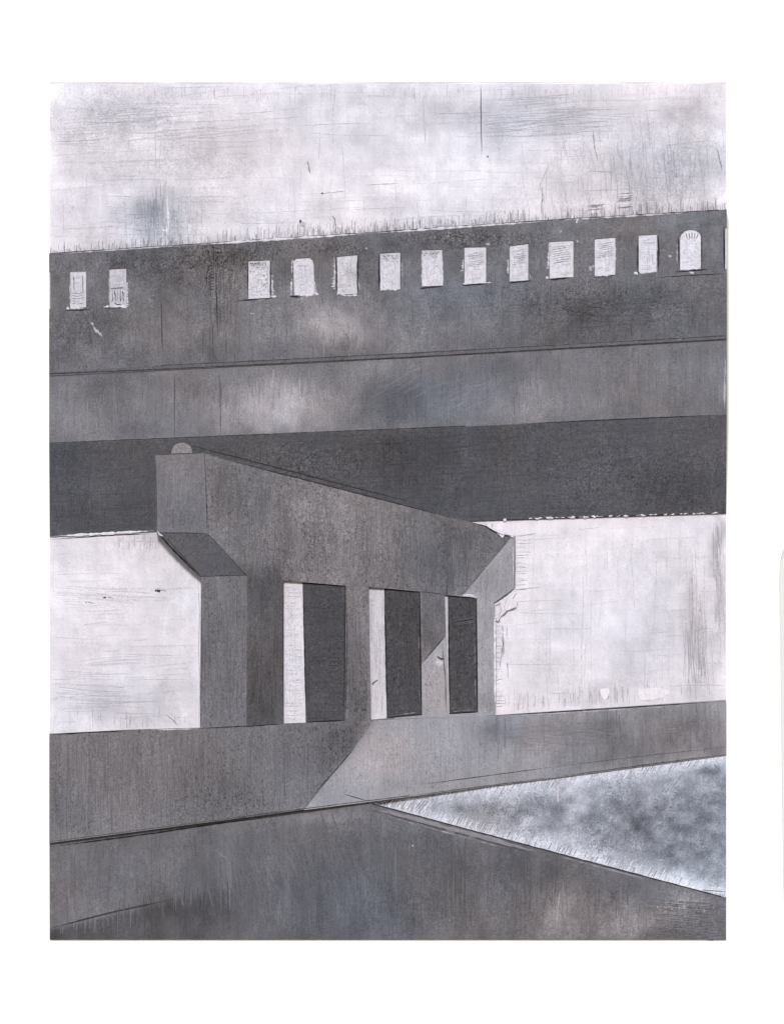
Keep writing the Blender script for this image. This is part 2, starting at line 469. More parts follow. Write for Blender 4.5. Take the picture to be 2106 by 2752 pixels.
scatter(m, sky_t, up_poly, 110, (40, 260), (1.0, 2.4), -2, (-20, 8), R, angj=2)
scatter(m, sky_t, up_poly, 130, (50, 200), (1.0, 2.0), -3, (-26, -4), R, boxes=[(1450, 320, 180, 50), (420, 330, 220, 70)], angj=3)
scatter(m, sky_t, up_poly, 60, (30, 150), (1.0, 2.2), 90, (-22, 12), R, angj=3)
scatter(m, sky_t, up_poly, 130, (30, 120), (1.2, 2.6), 86, (-34, 14), R, boxes=[(1760, 480, 150, 90), (1600, 480, 200, 100)], angj=7)
scatter(m, sky_t, up_poly, 120, (25, 110), (1.5, 3.5), 90, (-30, 16), R, boxes=[(440, 600, 70, 60)], angj=2)
scatter(m, sky_t, up_poly, 60, (20, 60), (1.0, 2.4), 0, (-26, 12), R, boxes=[(410, 600, 80, 50)], angj=2)
scatter(m, sky_t, up_poly, 130, (8, 40), (1.0, 2.0), 90, (-40, -12), R, boxes=[(500, 245, 600, 15), (1400, 245, 600, 15)], angj=1.5)
specks(m, sky_t, up_poly, 260, (1.0, 2.6), (-46, -14), R, boxes=[(330, 320, 200, 60), (220, 290, 60, 40), (1850, 450, 120, 100), (640, 560, 200, 60)])
specks(m, sky_t, up_poly, 260, (0.8, 1.8), (-60, -20), R)
m.build('brush_marks', M_MARK, sky_o)
# bristle fringe pulled down on to the top edge of the bridge
m = Marks(d_sky)
x = 136.0
while x < 1948:
    dens = 1.0 if 780 < x < 1450 else 0.7
    t0 = float(top(x)) - 1
    ln = (7 + 30*R.random()**1.7)*(0.8 if x < 400 else 1)
    if R.random() < dens:
        m.line([(x, t0-ln), (x+R.uniform(-1, 1), t0-ln*0.5), (x, t0)], R.uniform(1.2, 2.5), tcol(sky_t, x, t0-20, R.uniform(-88, -12)), h=0.4, rnd=R)
    if R.random() < 0.25:
        m.line([(x+2, t0-ln*1.4), (x+2, t0-2)], R.uniform(1.5, 3), tcol(sky_t, x, t0-20, R.uniform(6, 20)), h=0.9, rnd=R)
    x += R.uniform(1.2, 3.0)
m.build('bristle_fringe', M_MARK, sky_o)
m = Marks(d_sky)      # the long thin upright line and a few incised scratches
m.line([(1291, 228), (1292, 310), (1294, 414)], 2.6, GR(96), h=0.5, seg=20, rnd=R, wj=0.3, wob=0.4)
m.build('mast_line', M_MARK, sky_o)
m = Marks(d_sky)
def scratch(pts, w=2.2, t=120, h=0.6): m.line(pts, w, GR(min(236, t+28)), h=h, seg=6, wob=0.8, wj=0.5, rnd=R)
scratch([(417, 285), (418, 450)], 1.5, 178); scratch([(826, 432), (833, 465)], 4, 130); scratch([(1592, 348), (1598, 400), (1606, 432)], 3, 140)
scratch([(1925, 395), (1940, 460)], 3.2, 130); scratch([(1873, 385), (1893, 520)], 2.0, 150); scratch([(1760, 410), (1775, 470)], 2, 160)
scratch([(900, 585), (902, 628)], 2.5, 95); scratch([(893, 580), (900, 590)], 2.5, 95)
scratch([(1476, 440), (1462, 470), (1450, 500), (1462, 530), (1458, 560)], 2.2, 165)
scratch([(1527, 428), (1512, 400), (1520, 370)], 2, 170); scratch([(1458, 500), (1454, 575)], 2.6, 120)
scratch([(150, 380), (240, 377), (290, 370)], 1.8, 160); scratch([(865, 520), (930, 512)], 1.8, 150); scratch([(980, 497), (1070, 492)], 2, 170)
scratch([(1255, 423), (1310, 422)], 2, 236); scratch([(1584, 459), (1650, 463)], 2, 140)
for k in range(16):
    yy = 560 - k*2.6; scratch([(1660+R.uniform(-6, 6), yy), (1700+R.uniform(-8, 8), yy-3)], 2.0, R.choice([95, 130, 235]))
for k in range(10):
    yy = 572 - k*2.2; scratch([(1580+R.uniform(-6, 6), yy), (1622+R.uniform(-8, 8), yy-4)], 2.0, R.choice([110, 140, 236]))
for k in range(10):
    yy = 562 - k*4; scratch([(1735+R.uniform(-6, 6), yy), (1765+R.uniform(-8, 8), yy-2)], 1.6, R.choice([160, 175, 236]))
m.blot(806, 595, 4.5, 5, GR(85)); m.blot(812, 603, 10, 7, GR(188)); m.blot(866, 520, 3.5, 2.6, GR(60)); m.blot(1310, 421, 2.5, 2.5, GR(60))
for (xx, yy) in [(450, 520), (452, 560), (436, 600), (448, 600)]:
    m.line([(xx, yy), (xx+1, yy+45), (xx, yy+80)], 4, GR(232, 0.4), h=1.2, rnd=R, seg=14, wj=0.4)
m.line([(436, 618), (452, 620)], 4, GR(236), h=1, rnd=R)
m.line([(529, 575), (700, 572), (980, 555)], 1.6, GR(236), h=0.8, rnd=R, seg=30, wj=0.5, wob=1)
m.build('scratches', M_MARK, sky_o)
# marks on the sky seen beneath the bridge
m = Marks(d_sky)
lp = [(136, 1448), (415, 1432), (522, 1540), (533, 1560), (533, 1950), (136, 1968)]
rp = [(1392, 1420), (1948, 1390), (1948, 1876), (1335, 1916), (1335, 1660), (1392, 1600)]
scatter(m, sky_t, lp, 70, (30, 170), (1.0, 2.2), -2, (-26, 8), R, angj=2)
scatter(m, sky_t, lp, 70, (60, 200), (1.4, 3.0), 3, (-34, 14), R, boxes=[(220, 1860, 100, 70), (240, 1600, 120, 20)], angj=2)
scatter(m, sky_t, lp, 80, (12, 40), (1.2, 2.5), 90, (-50, -10), R, boxes=[(370, 1455, 60, 20), (350, 1940, 190, 20)], angj=2)
scatter(m, sky_t, rp, 35, (30, 170), (1.0, 2.0), -3, (-16, 7), R, angj=3)
scatter(m, sky_t, rp, 60, (40, 240), (1.0, 2.4), 90, (-26, 8), R, angj=2)
scatter(m, sky_t, rp, 110, (40, 160), (1.0, 2.4), 88, (-46, -6), R, boxes=[(1930, 1560, 10, 110), (1870, 1730, 26, 110)], angj=4)
scatter(m, sky_t, rp, 90, (14, 60), (1.2, 2.4), 90, (-60, -14), R, boxes=[(1600, 1880, 230, 16), (1420, 1895, 60, 14), (1700, 1872, 200, 14)], angj=1.5)
specks(m, sky_t, lp, 140, (0.9, 2.2), (-50, -14), R); specks(m, sky_t, rp, 120, (0.8, 1.8), (-40, -12), R)
for (xx, yy, r_) in [(424, 1587, 7), (281, 1606, 5), (231, 1620, 2.5)]:
    m.blot(xx, yy, r_, r_*0.8, GR(52)); m.line([(xx+5, yy-2), (xx+22, yy+2)], 2, GR(150), rnd=R)
scratch2 = lambda pts, w, t: m.line(pts, w, GR(t), h=0.7, seg=8, wob=0.8, wj=0.4, rnd=R)
scratch2([(445, 1920), (468, 1938), (478, 1950)], 2, 140)
for k in range(13):
    xx = 1342 + R.uniform(0, 22); yy = 1700 + R.uniform(-20, 80); scratch2([(xx, yy), (xx+R.uniform(-2, 3), yy+R.uniform(15, 60))], 1.6, R.choice([120, 150, 238]))
for k in range(26):
    yy = 1640 + k*10.5 + R.uniform(-3, 3); scratch2([(1331, yy), (1348+R.uniform(-6, 8), yy+R.uniform(-6, 4))], 1.5, R.choice([150, 175, 236, 236]))
for k in range(14):
    yy = 1452 + k*10 + R.uniform(-4, 4); scratch2([(1386, yy), (1410+R.uniform(-6, 24), yy+R.uniform(-2, 2))], 1.3, R.choice([165, 185, 195]))
scratch2([(1385, 1584), (1450, 1579)], 2, 160); scratch2([(1384, 1442), (1440, 1434)], 2, 165)
m.build('brush_marks', M_MARK, sky_o)
# smooth white paint blots low in the opening on the right
def blotpiece(name, pts, tone, parent, d=8.0, back=5, mat=M_PLAST, grid=8):
    return slab(name, pts, lambda x, y: d + 0*x, back, mat, tone, parent, grid=grid)
white_t = Tone(233, amp=2, seed=9, tint=-0.1)
blotpiece('paint_blot', [(1612, 1852), (1622, 1851), (1636, 1850), (1637, 1860), (1630, 1878), (1624, 1882), (1620, 1876), (1612, 1864)], white_t, sky_o)
blotpiece('paint_blot', [(1714, 1854), (1740, 1850), (1775, 1849), (1790, 1856), (1803, 1862), (1780, 1874), (1755, 1881), (1722, 1882), (1714, 1868)], white_t, sky_o)

# ---- river (painted water seen in the wedge between the bank and the footpath)
riv_poly = [(985, 2156), (1496, 2089), (1950, 2028), (1950, 2412.5), (1467, 2284.5), (1050, 2172)]
def river_extra(x, y):
    d = np.minimum(y-bankbot(x), rivlow(x)-y)
    w_ = np.exp(-(np.clip(d, 0, None)/(26 + 24*vnoise(x/40, y/40, 4)))**1.4)
    cl = fbm(x/30, y/25, 61, 5)
    return w_*(62 + 26*fbm(x/9, y/26, 66, 3)) + (1-w_)*(cl*48 + 20*fbm(x/12, y/11, 64, 3)) - 6*(1-w_)
riv_t = Tone(157, [(1300, 2200, 80, 40, -16), (1240, 2180, 80, 30, -12), (1690, 2180, 80, 60, -26), (1800, 2260, 140, 60, -18), (1700, 2260, 90, 60, -10),
    (1880, 2330, 60, 60, -14), (1560, 2260, 60, 40, 14), (1600, 2160, 70, 40, 12), (1880, 2180, 70, 50, -20), (1760, 2330, 50, 30, -10), (1910, 2070, 30, 12, -55),
    (1560, 2140, 70, 30, 16), (1860, 2390, 50, 18, 34), (1790, 2360, 70, 20, 26)],
    amp=7, scale=(30, 30), seed=12, grains=[(1500, 2240, 500, 200, 1.2)], tint=1.35, tints=[(1300, 2200, 110, 50, -0.7)], tamp=0.4, extra=river_extra)
riv_o = structure(slab('water', riv_poly, d_river, 0, M_WATER, riv_t, grid=7, rough_depth=0.5), 'foamy white and blue grey water beside the footpath')
m = Marks(d_river); inner = [(1080, 2155), (1945, 2040), (1945, 2395), (1467, 2275), (1090, 2172)]
scatter(m, riv_t, inner, 380, (8, 30), (1.5, 4.0), 60, (-22, 26), R, angj=60)
specks(m, riv_t, inner, 900, (1.2, 3), (-26, 26), R)
x = 1020.0
while x < 1940:           # slanting bristle ticks, upper edge
    y = float(bankbot(x)); ln = R.uniform(8, 34); 
    m.line([(x, y+1), (x-ln*0.55, y+ln)], R.uniform(1.2, 2.6), GR(R.choice([160, 180, 200, 236, 236, 236])), h=0.7, rnd=R, wj=0.4, seg=8)
    x += R.uniform(4, 11)
x = 1020.0
while x < 1860:           # lower edge
    y = float(rivlow(x)); ln = R.uniform(8, 32)
    m.line([(x, y-1), (x+ln*0.5, y-ln)], R.uniform(1.2, 3.0), GR(R.choice([150, 170, 190, 236, 240, 236])), h=0.8, rnd=R, wj=0.4, seg=8)
    x += R.uniform(3.5, 9)
for k in range(16):
    x = 1030+k*7; y = float(rivlow(x)); m.line([(x, y-3), (x+30, y-38)], 2, GR(R.choice([140, 236, 236, 120])), h=0.8, rnd=R, seg=8, wj=0.5)
m.line([(1500, 2092), (1497, 2115), (1499, 2160)], 4, GR(204, 0.2), h=0.6, rnd=R, seg=12, wj=0.4)
m.line([(1880, 2383), (1948, 2391)], 3, GR(236), h=1, rnd=R, seg=10); m.line([(1885, 2392), (1948, 2397)], 2.5, GR(130), h=1, rnd=R, seg=10)
for k in range(14): m.line([(1885+k*4.6, 2393+k*0.8), (1884+k*4.6, 2401+k*1.1)], 1.4, GR(140), h=0.8, rnd=R)
m.build('brush_marks', M_MARK, riv_o)

# ---- footpath in the foreground
path_poly = [(L0, 2265)] + [(x, float(bankbot(x))) for x in (400, 707, 933, 985)] + [(999, 2159.5), (1050, 2172.5), (1467, 2284), (1950, 2412), (R0, B0), (L0, B0)]
def path_extra(x, y):
    x = np.asarray(x, float); y = np.asarray(y, float)
    ln = 2494 - (x-134)*0.238
    under = np.clip((y-ln)/14, 0, 1)*np.exp(-np.clip(x-134, 0, None)/460)*(-30)
    above = np.where(y < ln, 4*np.exp(-((ln-y)/60)**2)*(x < 480), 0)
    rows = np.where(x > 1750, 8*np.sin((y + (x-1750)*-0.10)/3.6)*np.clip((x-1750)/150, 0, 1), 0)*0
    return under + above + rows
path_t = Tone(109, [(280, 2330, 160, 60, 8), (230, 2450, 90, 40, 7), (520, 2440, 110, 70, -16), (690, 2300, 120, 80, 3), (960, 2280, 90, 50, -10),
    (1160, 2330, 160, 60, -8), (1420, 2330, 100, 60, -12), (1000, 2470, 120, 60, -4), (760, 2470, 120, 50, 2), (1500, 2470, 60, 60, 30), (1700, 2490, 90, 50, 30),
    (1600, 2400, 120, 40, -6), (1850, 2440, 90, 50, 30), (1910, 2520, 40, 30, 14), (1780, 2440, 60, 40, 6), (1640, 2530, 80, 20, 8), (1750, 2510, 30, 30, -16), (640, 2200, 200, 20, 6),
    (880, 2190, 90, 18, 18), (1130, 2230, 120, 16, 5)],
    amp=14, grains=[(1500, 2450, 500, 120, 0.6)], scale=(48, 90), seed=21, tint=0.1, tints=[(1600, 2470, 300, 60, -0.9), (950, 2450, 250, 90, 0.6), (400, 2330, 200, 60, 0.3)], tamp=0.6, extra=path_extra)
path_o = structure(slab('footpath', path_poly, d_path, 0, M_ROAD, path_t, grid=9), 'dark grey paved footpath across the foreground')
m = Marks(d_path); pin = [(138, 2280), (980, 2165), (1060, 2190), (1945, 2425), (1945, 2521), (138, 2521)]
scatter(m, path_t, pin, 700, (30, 170), (1.5, 4.5), 90, (-9, 10), R, angj=3)
scatter(m, path_t, pin, 220, (40, 160), (2, 5), 72, (-6, 9), R, boxes=[(800, 2330, 220, 80)], angj=6)
specks(m, path_t, pin, 1400, (0.9, 2.4), (-22, 16), R)
for k in range(24):     # faint ruled grain towards the lower right corner
    yy = 2426 + k*4.2
    x0 = max(1800 - R.uniform(-30, 120), 1740)
    m.line([(x0, yy-6 + (x0-1800)*0.05), (1948, yy+6)], 2.0, GR(R.choice([98, 104, 94])), h=0.5, rnd=R, seg=7, wob=0.5, wj=0.9)
specks(m, path_t, pin, 260, (2, 5), (8, 24), R, boxes=[(1860, 2440, 70, 50), (1680, 2500, 80, 30)])
m.blot(1108, 2273, 2.5, 2.5, GR(190)); m.blot(1766, 2438, 2.5, 2.5, GR(180))
m.line([(580, 2285), (610, 2308)], 5, GR(132, 0.4), rnd=R, h=0.4)
m.build('brush_marks', M_MARK, path_o)
m = Marks(d_path)
m.line([(135, 2495.5), (300, 2452), (469, 2416)], 4.2, GR(64), h=0.8, seg=10, rnd=R, wj=0.3, wob=0.3); m.build('joint_line', M_MARK, path_o)
m = Marks(d_path)       # edge strip beside the water
kp = []
for x in np.arange(1000, 1948, 12):
    kp.append((float(x), float(rivlow(x)) + 2.5))
m.line(kp, 3.4, GR(62), h=1.0, rnd=R, wj=0.3, wob=0.4, taper=False)
m.line([(x, y+11+R.uniform(-2, 2)) for x, y in kp[:38]], 12, GR(138), h=0.7, rnd=R, wj=0.4)
m.line([(x, y+17) for x, y in kp[:36]], 3, GR(84), h=1.4, rnd=R, wj=0.8)
m.line([(x, y+24) for x, y in kp[2:34]], 2.4, GR(150), h=1.0, rnd=R, wj=0.9)
m.line([(x, y+7) for x, y in kp[40:64]], 2.4, GR(150), h=1.0, rnd=R, wj=0.9)
m.line([(925, 2134), (962, 2146), (1000, 2158)], 2.4, GR(74), h=72, rnd=R, seg=20) if False else None
m.build('kerb_edge', M_MARK, path_o)

# ================================================================= RETAINING WALL
rw = thing('retaining_wall', 'long grey concrete retaining wall under the pier and above the water', 'retaining wall', 1000, 2200, 0)
split = [(975, 1936), (975, 1975), (925, 2048), (850, 2128), (823, 2176)]  # edge of the bridge's cast shadow, painted into the wall tones
shade_poly = [(x, float(banktop(x))) for x in (134, 353, 537, 755, 930, 1003)] + [(978, 1975), (921, 2050), (854, 2130), (817, 2175)] + [(x, float(bankbot(x))) for x in (707, 400, 134)]
lit_poly = [(1003, float(banktop(1003)))] + [(x, float(banktop(x))) for x in (1100, 1330, 1600, 1950)] + [(1950, 2029), (1496, 2090), (999, 2154), (817, float(bankbot(817)))] + [(817, 2175), (854, 2130), (921, 2050), (978, 1975)]
def dx_(x, y):  # blends the shaded tone towards the painted shadow edge
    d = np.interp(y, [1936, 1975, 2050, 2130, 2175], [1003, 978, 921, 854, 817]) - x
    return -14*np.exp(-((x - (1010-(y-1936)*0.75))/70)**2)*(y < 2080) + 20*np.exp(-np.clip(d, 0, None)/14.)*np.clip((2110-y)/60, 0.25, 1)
def lx_(x, y):  # blends the sunlit tone towards the painted shadow edge
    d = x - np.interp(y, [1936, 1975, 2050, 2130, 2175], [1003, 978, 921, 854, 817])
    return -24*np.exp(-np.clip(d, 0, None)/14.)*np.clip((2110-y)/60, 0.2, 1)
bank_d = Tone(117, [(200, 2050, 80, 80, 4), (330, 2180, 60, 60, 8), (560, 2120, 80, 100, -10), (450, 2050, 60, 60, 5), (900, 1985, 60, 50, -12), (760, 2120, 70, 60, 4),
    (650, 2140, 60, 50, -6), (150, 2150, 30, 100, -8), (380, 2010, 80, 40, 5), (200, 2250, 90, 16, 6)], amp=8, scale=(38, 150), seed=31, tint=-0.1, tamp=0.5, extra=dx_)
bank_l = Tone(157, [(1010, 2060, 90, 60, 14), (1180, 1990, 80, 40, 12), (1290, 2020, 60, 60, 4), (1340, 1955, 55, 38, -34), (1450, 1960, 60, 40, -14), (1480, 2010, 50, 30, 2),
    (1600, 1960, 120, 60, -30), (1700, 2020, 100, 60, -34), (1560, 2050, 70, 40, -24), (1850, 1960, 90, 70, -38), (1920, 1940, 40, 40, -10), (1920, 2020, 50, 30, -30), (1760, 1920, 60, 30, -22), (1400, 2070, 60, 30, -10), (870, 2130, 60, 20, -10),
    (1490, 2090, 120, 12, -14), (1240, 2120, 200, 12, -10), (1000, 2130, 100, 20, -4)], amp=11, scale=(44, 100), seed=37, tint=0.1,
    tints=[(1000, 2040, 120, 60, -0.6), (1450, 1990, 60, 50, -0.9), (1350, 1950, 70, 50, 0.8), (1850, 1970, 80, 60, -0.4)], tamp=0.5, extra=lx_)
slab('wall_face', shade_poly, d_bank, 0, M_PIT, bank_d, rw, grid=9)  # darker base tone carries the cast shadow
pf = slab('wall_face', lit_poly, d_bank, 0, M_LIT, bank_l, rw, grid=9); pf['label'] = 'right hand stretch of the retaining wall painted as sunlit'
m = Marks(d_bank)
scatter(m, bank_d, shade_poly, 620, (20, 150), (1.2, 3.6), 90, (-20, 14), R, angj=2)
specks(m, bank_d, shade_poly, 1500, (0.9, 2.6), (-42, -8), R, elong=1.6)
specks(m, bank_d, shade_poly, 520, (1.2, 3.2), (-46, -14), R, boxes=[(610, 2100, 50, 110), (900, 1980, 60, 60), (560, 2090, 40, 90), (680, 2150, 50, 60)], elong=1.6)
specks(m, bank_d, shade_poly, 400, (1.0, 2.4), (10, 24), R, elong=1.8)
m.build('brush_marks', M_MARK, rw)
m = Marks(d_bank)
scatter(m, bank_l, lit_poly, 420, (20, 120), (1.4, 4.5), 90, (-10, 10), R, angj=2)
scatter(m, bank_l, lit_poly, 120, (20, 90), (1.4, 4), 0, (-8, 10), R, boxes=[(1500, 1965, 120, 20), (1450, 2000, 100, 30)], angj=3)
specks(m, bank_l, lit_poly, 600, (0.9, 2.4), (-48, -10), R, boxes=[(1080, 2050, 180, 80), (1250, 2060, 200, 60)])
specks(m, bank_l, lit_poly, 500, (0.9, 2.2), (-30, 20), R)
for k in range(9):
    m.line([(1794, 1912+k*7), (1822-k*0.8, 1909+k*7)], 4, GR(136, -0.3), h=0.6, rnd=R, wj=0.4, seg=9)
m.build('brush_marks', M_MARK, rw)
def jl(parent, depf, pts, w=2.8, t=70, h=0.9, name='joint_line', wj=0.35, wob=0.3, taper=True, sg=10):  # draws joint lines and also the painted shadow edges
    mm = Marks(depf); mm.line(pts, w*0.88, GR(t+4), h=h, seg=sg, rnd=R, wj=wj, wob=wob, taper=taper); return mm.build(name, M_MARK, parent)
jl(rw, d_bank, [(953, 2010), (900, 2070), (844, 2134)], 3.4, 66)  # line drawn along the painted shadow edge
jl(rw, d_bank, [(846, 2136), (824, 2165)], 2.0, 100)  # fainter end of the shadow edge line
jl(rw, d_bank, [(1140, 2107), (1300, 2086), (1480, 2062)], 2.4, 82)
jl(rw, d_bank, [(1480, 2062), (1700, 2035), (1945, 2008)], 1.5, 88)
jl(rw, d_bank, [(925, 2134), (965, 2146), (1000, 2157)][:2] + [(992, 2153)], 2.4, 74)
jl(rw, d_bank, [(136, 2261), (400, 2226.5), (640, 2196)], 2.4, 92, taper=False)
jl(rw, d_bank, [(640, 2196), (707, 2187), (940, 2157), (1100, 2138.5)], 2.2, 66, taper=False)
jl(rw, d_bank, [(1100, 2138.5), (1300, 2113), (1490, 2088.5)], 2.6, 86)
jl(rw, d_bank, [(1496, 2087.5), (1700, 2060), (1948, 2027)], 2.4, 70)
jl(rw, d_bank, [(1307, 1924.5), (1500, 1913), (1700, 1900.5), (1948, 1884.5)], 3.0, 50)
jl(rw, d_bank, [(136, 1974), (250, 1967.5), (353, 1963)], 3.4, 45)
jl(rw, d_bank, [(404, 1961.5), (537, 1958)], 2.4, 214, name='paint_ridge')
jl(rw, d_bank, [(540, 1957), (660, 1951), (755, 1946)], 3.2, 50)
jl(rw, d_bank, [(1330, 1927), (1500, 1917), (1700, 1905), (1900, 1892)], 2.0, 185, name='paint_ridge', wj=0.8)
# the heavy line at the foot of the wall on the left belongs to the path beneath it
jl(path_o, d_path, [(135, 2276), (420, 2238), (600, 2211), (707, 2199)], 4.6, 42, h=0.9)

# ================================================================= BRIDGE
br = thing('concrete_bridge', 'huge dark grey concrete bridge crossing the whole view on a pier', 'bridge', 1040, 1440, 0)
WIN = [  # outline corners: xl, xr at top / at bottom, y top left/right, y bottom left/right
    (134, 137, 733, 732, 832, 831), (190, 233, 730, 729, 829, 826), (295, 341, 724, 721, 825, 822), (668, 726, 702, 699, 804, 801),
    (788, 842, 695, 693, 795, 790), (905, 960, 690, 685, 793, 790), (1021, 1075, 681, 678, 782, 778), (1133, 1187, 672, 671, 770, 768),
    (1247, 1305, 665, 664, 765, 762), (1368, 1418, 662, 655, 757, 754), (1475, 1539, 650, 647, 749, 746), (1596, 1651, 643, 638, 742, 739),
    (1714, 1763, 633, 630, 735, 731), (1825, 1881, 622, 622, 726, 723), (1946, 1950, 614, 613, 724, 723)]
def wpoly(i):
    a, b, tl, tr, bl, br_ = WIN[i]
    if i == 13: return [(a, 640), (a+3, 630), (a+14, 620), (a+28, 617), (a+42, 619), (b-3, 628), (b, 637), (b, br_), (a, bl)]
    if i == 4: return [(a, tl+6), (a+8, tl), (b-10, tr), (b-2, tr+6), (b+1, tr+20), (b+4, br_), (a+3, bl)]
    if i == 7: return [(a, tl), (b, tr), (b+3, br_), (a, bl)]
    return [(a, tl), (b, tr), (b, br_), (a, bl)]
par_poly = [(L0, 682)] + [(x, float(top(x))) for x in (1100, 1500)] + [(R0, 564)] + [(x, float(course(x))) for x in (1950, 1100, 434, 134)]
def par_extra(x, y):
    e = -9*np.exp(-((x-430)/14.)**2)*(y < 860) - 6*np.exp(-((x-555)/20.)**2)*(y < 800)
    lowr = -10*np.clip((y - (top(x)+180))/40, 0, 1)*np.clip((x-1250)/250, 0, 1)
    return e + lowr + np.clip(fbm(x/26, y/20, 41, 3), -1, 0)*16*np.exp(-((y-(top(x)+45))/45)**2)
par_t = Tone(113, [(600, 690, 140, 45, -20), (450, 740, 60, 60, -14), (360, 700, 60, 30, -8), (1150, 650, 120, 25, -12), (1330, 640, 100, 25, -12), (900, 680, 60, 25, -12),
    (600, 760, 70, 50, 2), (870, 870, 110, 55, 40), (930, 850, 60, 30, 14), (700, 900, 60, 50, 6), (500, 900, 80, 60, 8), (170, 900, 80, 60, -6), (260, 860, 60, 60, -10), (160, 960, 80, 24, -8),
    (1300, 850, 160, 70, 5), (1560, 860, 140, 50, -10), (1700, 830, 130, 50, -6), (1850, 840, 90, 60, 4), (1750, 600, 200, 24, 10), (1620, 640, 100, 30, 5), (1920, 640, 40, 50, 4),
    (1150, 780, 100, 40, 0), (1080, 900, 70, 40, 14), (240, 770, 40, 60, 4), (400, 930, 70, 20, 10), (1450, 920, 200, 20, -5), (540, 940, 100, 20, -10), (850, 815, 60, 26, 10)],
    amp=16, grains=[(600, 690, 150, 50, 1.6), (900, 665, 90, 24, 1.2), (1180, 640, 110, 24, 1.4), (1330, 645, 110, 24, 1.5), (1620, 810, 250, 60, 1.0), (200, 910, 100, 70, 1.0), (600, 760, 70, 60, 0.9), (350, 710, 70, 25, 1.2)], scale=(60, 60), seed=43, tint=0.15, tints=[(600, 740, 80, 60, -0.6), (560, 800, 60, 60, 0.6), (1650, 650, 200, 50, -0.4), (1250, 780, 150, 60, 0.6), (870, 880, 120, 60, -0.5)], tamp=0.6, extra=par_extra)
parapet = slab('parapet', par_poly, d_deck, 0, M_CONC, par_t, br, holes=[wpoly(i) for i in range(15)], grid=9)
fas_poly = [(x, float(course(x))) for x in (134, 434, 1100, 1950)] + [(x, float(beam(x))) for x in (1950, 1100, 134)]
fas_t = Tone(118, [(700, 1080, 110, 70, 30), (800, 1090, 110, 60, 32), (740, 1130, 160, 40, 8), (620, 1040, 60, 40, -2), (200, 1110, 80, 50, 12), (300, 1040, 70, 40, -12), (420, 1020, 40, 20, -10), (470, 1100, 60, 50, 10),
    (960, 1040, 60, 40, 12), (1100, 1080, 90, 60, -14), (1040, 1110, 50, 60, -12), (1230, 1090, 80, 30, 2), (1450, 1080, 70, 50, 14), (1400, 1110, 50, 40, 10), (1330, 990, 90, 24, -10), (1500, 990, 60, 40, 0),
    (1600, 1060, 80, 40, 8), (1800, 1010, 70, 40, 8), (1850, 1080, 90, 50, -2), (1940, 1050, 14, 60, 14), (1700, 960, 90, 20, -2), (1820, 950, 90, 20, -4), (1000, 990, 90, 24, 12), (1600, 1110, 80, 20, -3)],
    amp=13, scale=(55, 55), seed=47, tint=0.05, tints=[(1130, 1060, 140, 80, 1.0), (760, 1090, 200, 80, -0.7), (1600, 1020, 250, 80, -0.4), (1290, 1040, 100, 60, 0.6)], tamp=0.5)
slab('fascia_beam', fas_poly, lambda x, y: D_DECK-4 + 0*x, 0, M_BEAM, fas_t, br, grid=9)
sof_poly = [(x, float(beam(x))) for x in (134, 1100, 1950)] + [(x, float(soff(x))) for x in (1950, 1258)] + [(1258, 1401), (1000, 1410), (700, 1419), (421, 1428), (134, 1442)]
sof_t = Tone(91, [(200, 1230, 120, 40, -6), (250, 1380, 120, 40, -4), (1080, 1230, 140, 60, -14), (1150, 1330, 100, 50, -6), (850, 1230, 120, 30, 4), (1650, 1230, 160, 60, 4),  # darker base tone includes the shade of the underside
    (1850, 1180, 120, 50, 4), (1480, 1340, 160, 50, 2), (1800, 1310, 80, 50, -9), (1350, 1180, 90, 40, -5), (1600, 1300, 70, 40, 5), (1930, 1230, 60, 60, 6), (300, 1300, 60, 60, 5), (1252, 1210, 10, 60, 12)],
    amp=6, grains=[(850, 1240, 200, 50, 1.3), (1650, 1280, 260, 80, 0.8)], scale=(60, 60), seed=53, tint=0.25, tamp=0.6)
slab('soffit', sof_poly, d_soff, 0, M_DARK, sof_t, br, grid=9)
# string course: a narrow ledge between parapet and beam
sc = [(x, float(course(x))-16) for x in (1100, 1400, 1700, 1949)]
def strip(pts_top, pts_bot): return pts_top + list(reversed(pts_bot))
xs_ = (136, 434, 700, 1100, 1500, 1948)
course_t = Tone(103, amp=5, seed=55, tint=0)
slab('string_course', strip([(x, float(course(x))-(6 if x < 200 else 11)) for x in xs_], [(x, float(course(x))+3) for x in xs_]), lambda x, y: D_DECK+1.2+0*x, D_DECK-6, M_DARK, course_t, br, grid=14)
M_f = lambda x, y: D_DECK+1.2+0*x
jl(br, M_f, [(137, 1005), (434, 993), (1100, 960.5), (1948, 912)], 2.8, 60, taper=False)
jl(br, M_f, [(434, 982.5), (700, 970), (1100, 950), (1948, 903)], 1.8, 70, taper=False, wj=0.6)
d_fas = lambda x, y: D_DECK-4+0*x
jl(br, d_fas, [(135, 1191), (500, 1176), (1100, 1151.5), (1250, 1145)], 2.6, 60, taper=False)
jl(br, d_fas, [(1400, 1139), (1600, 1130), (1948, 1114.5)], 3.2, 56)
for pts, w_, t_ in [([(434, 790), (438, 958)], 2.4, 66), ([(581, 706), (583, 800), (586, 908)], 2.6, 56)]:
    jl(br, d_deck, pts, w_, t_)
for pts, w_, t_ in [([(470, 1006), (470, 1178)], 2.0, 78), ([(592, 1000), (594, 1172)], 2.0, 74)]:
    jl(br, d_fas, pts, w_, t_)
jl(br, d_deck, [(1766, 747), (1850, 741), (1948, 736)], 3.0, 58)
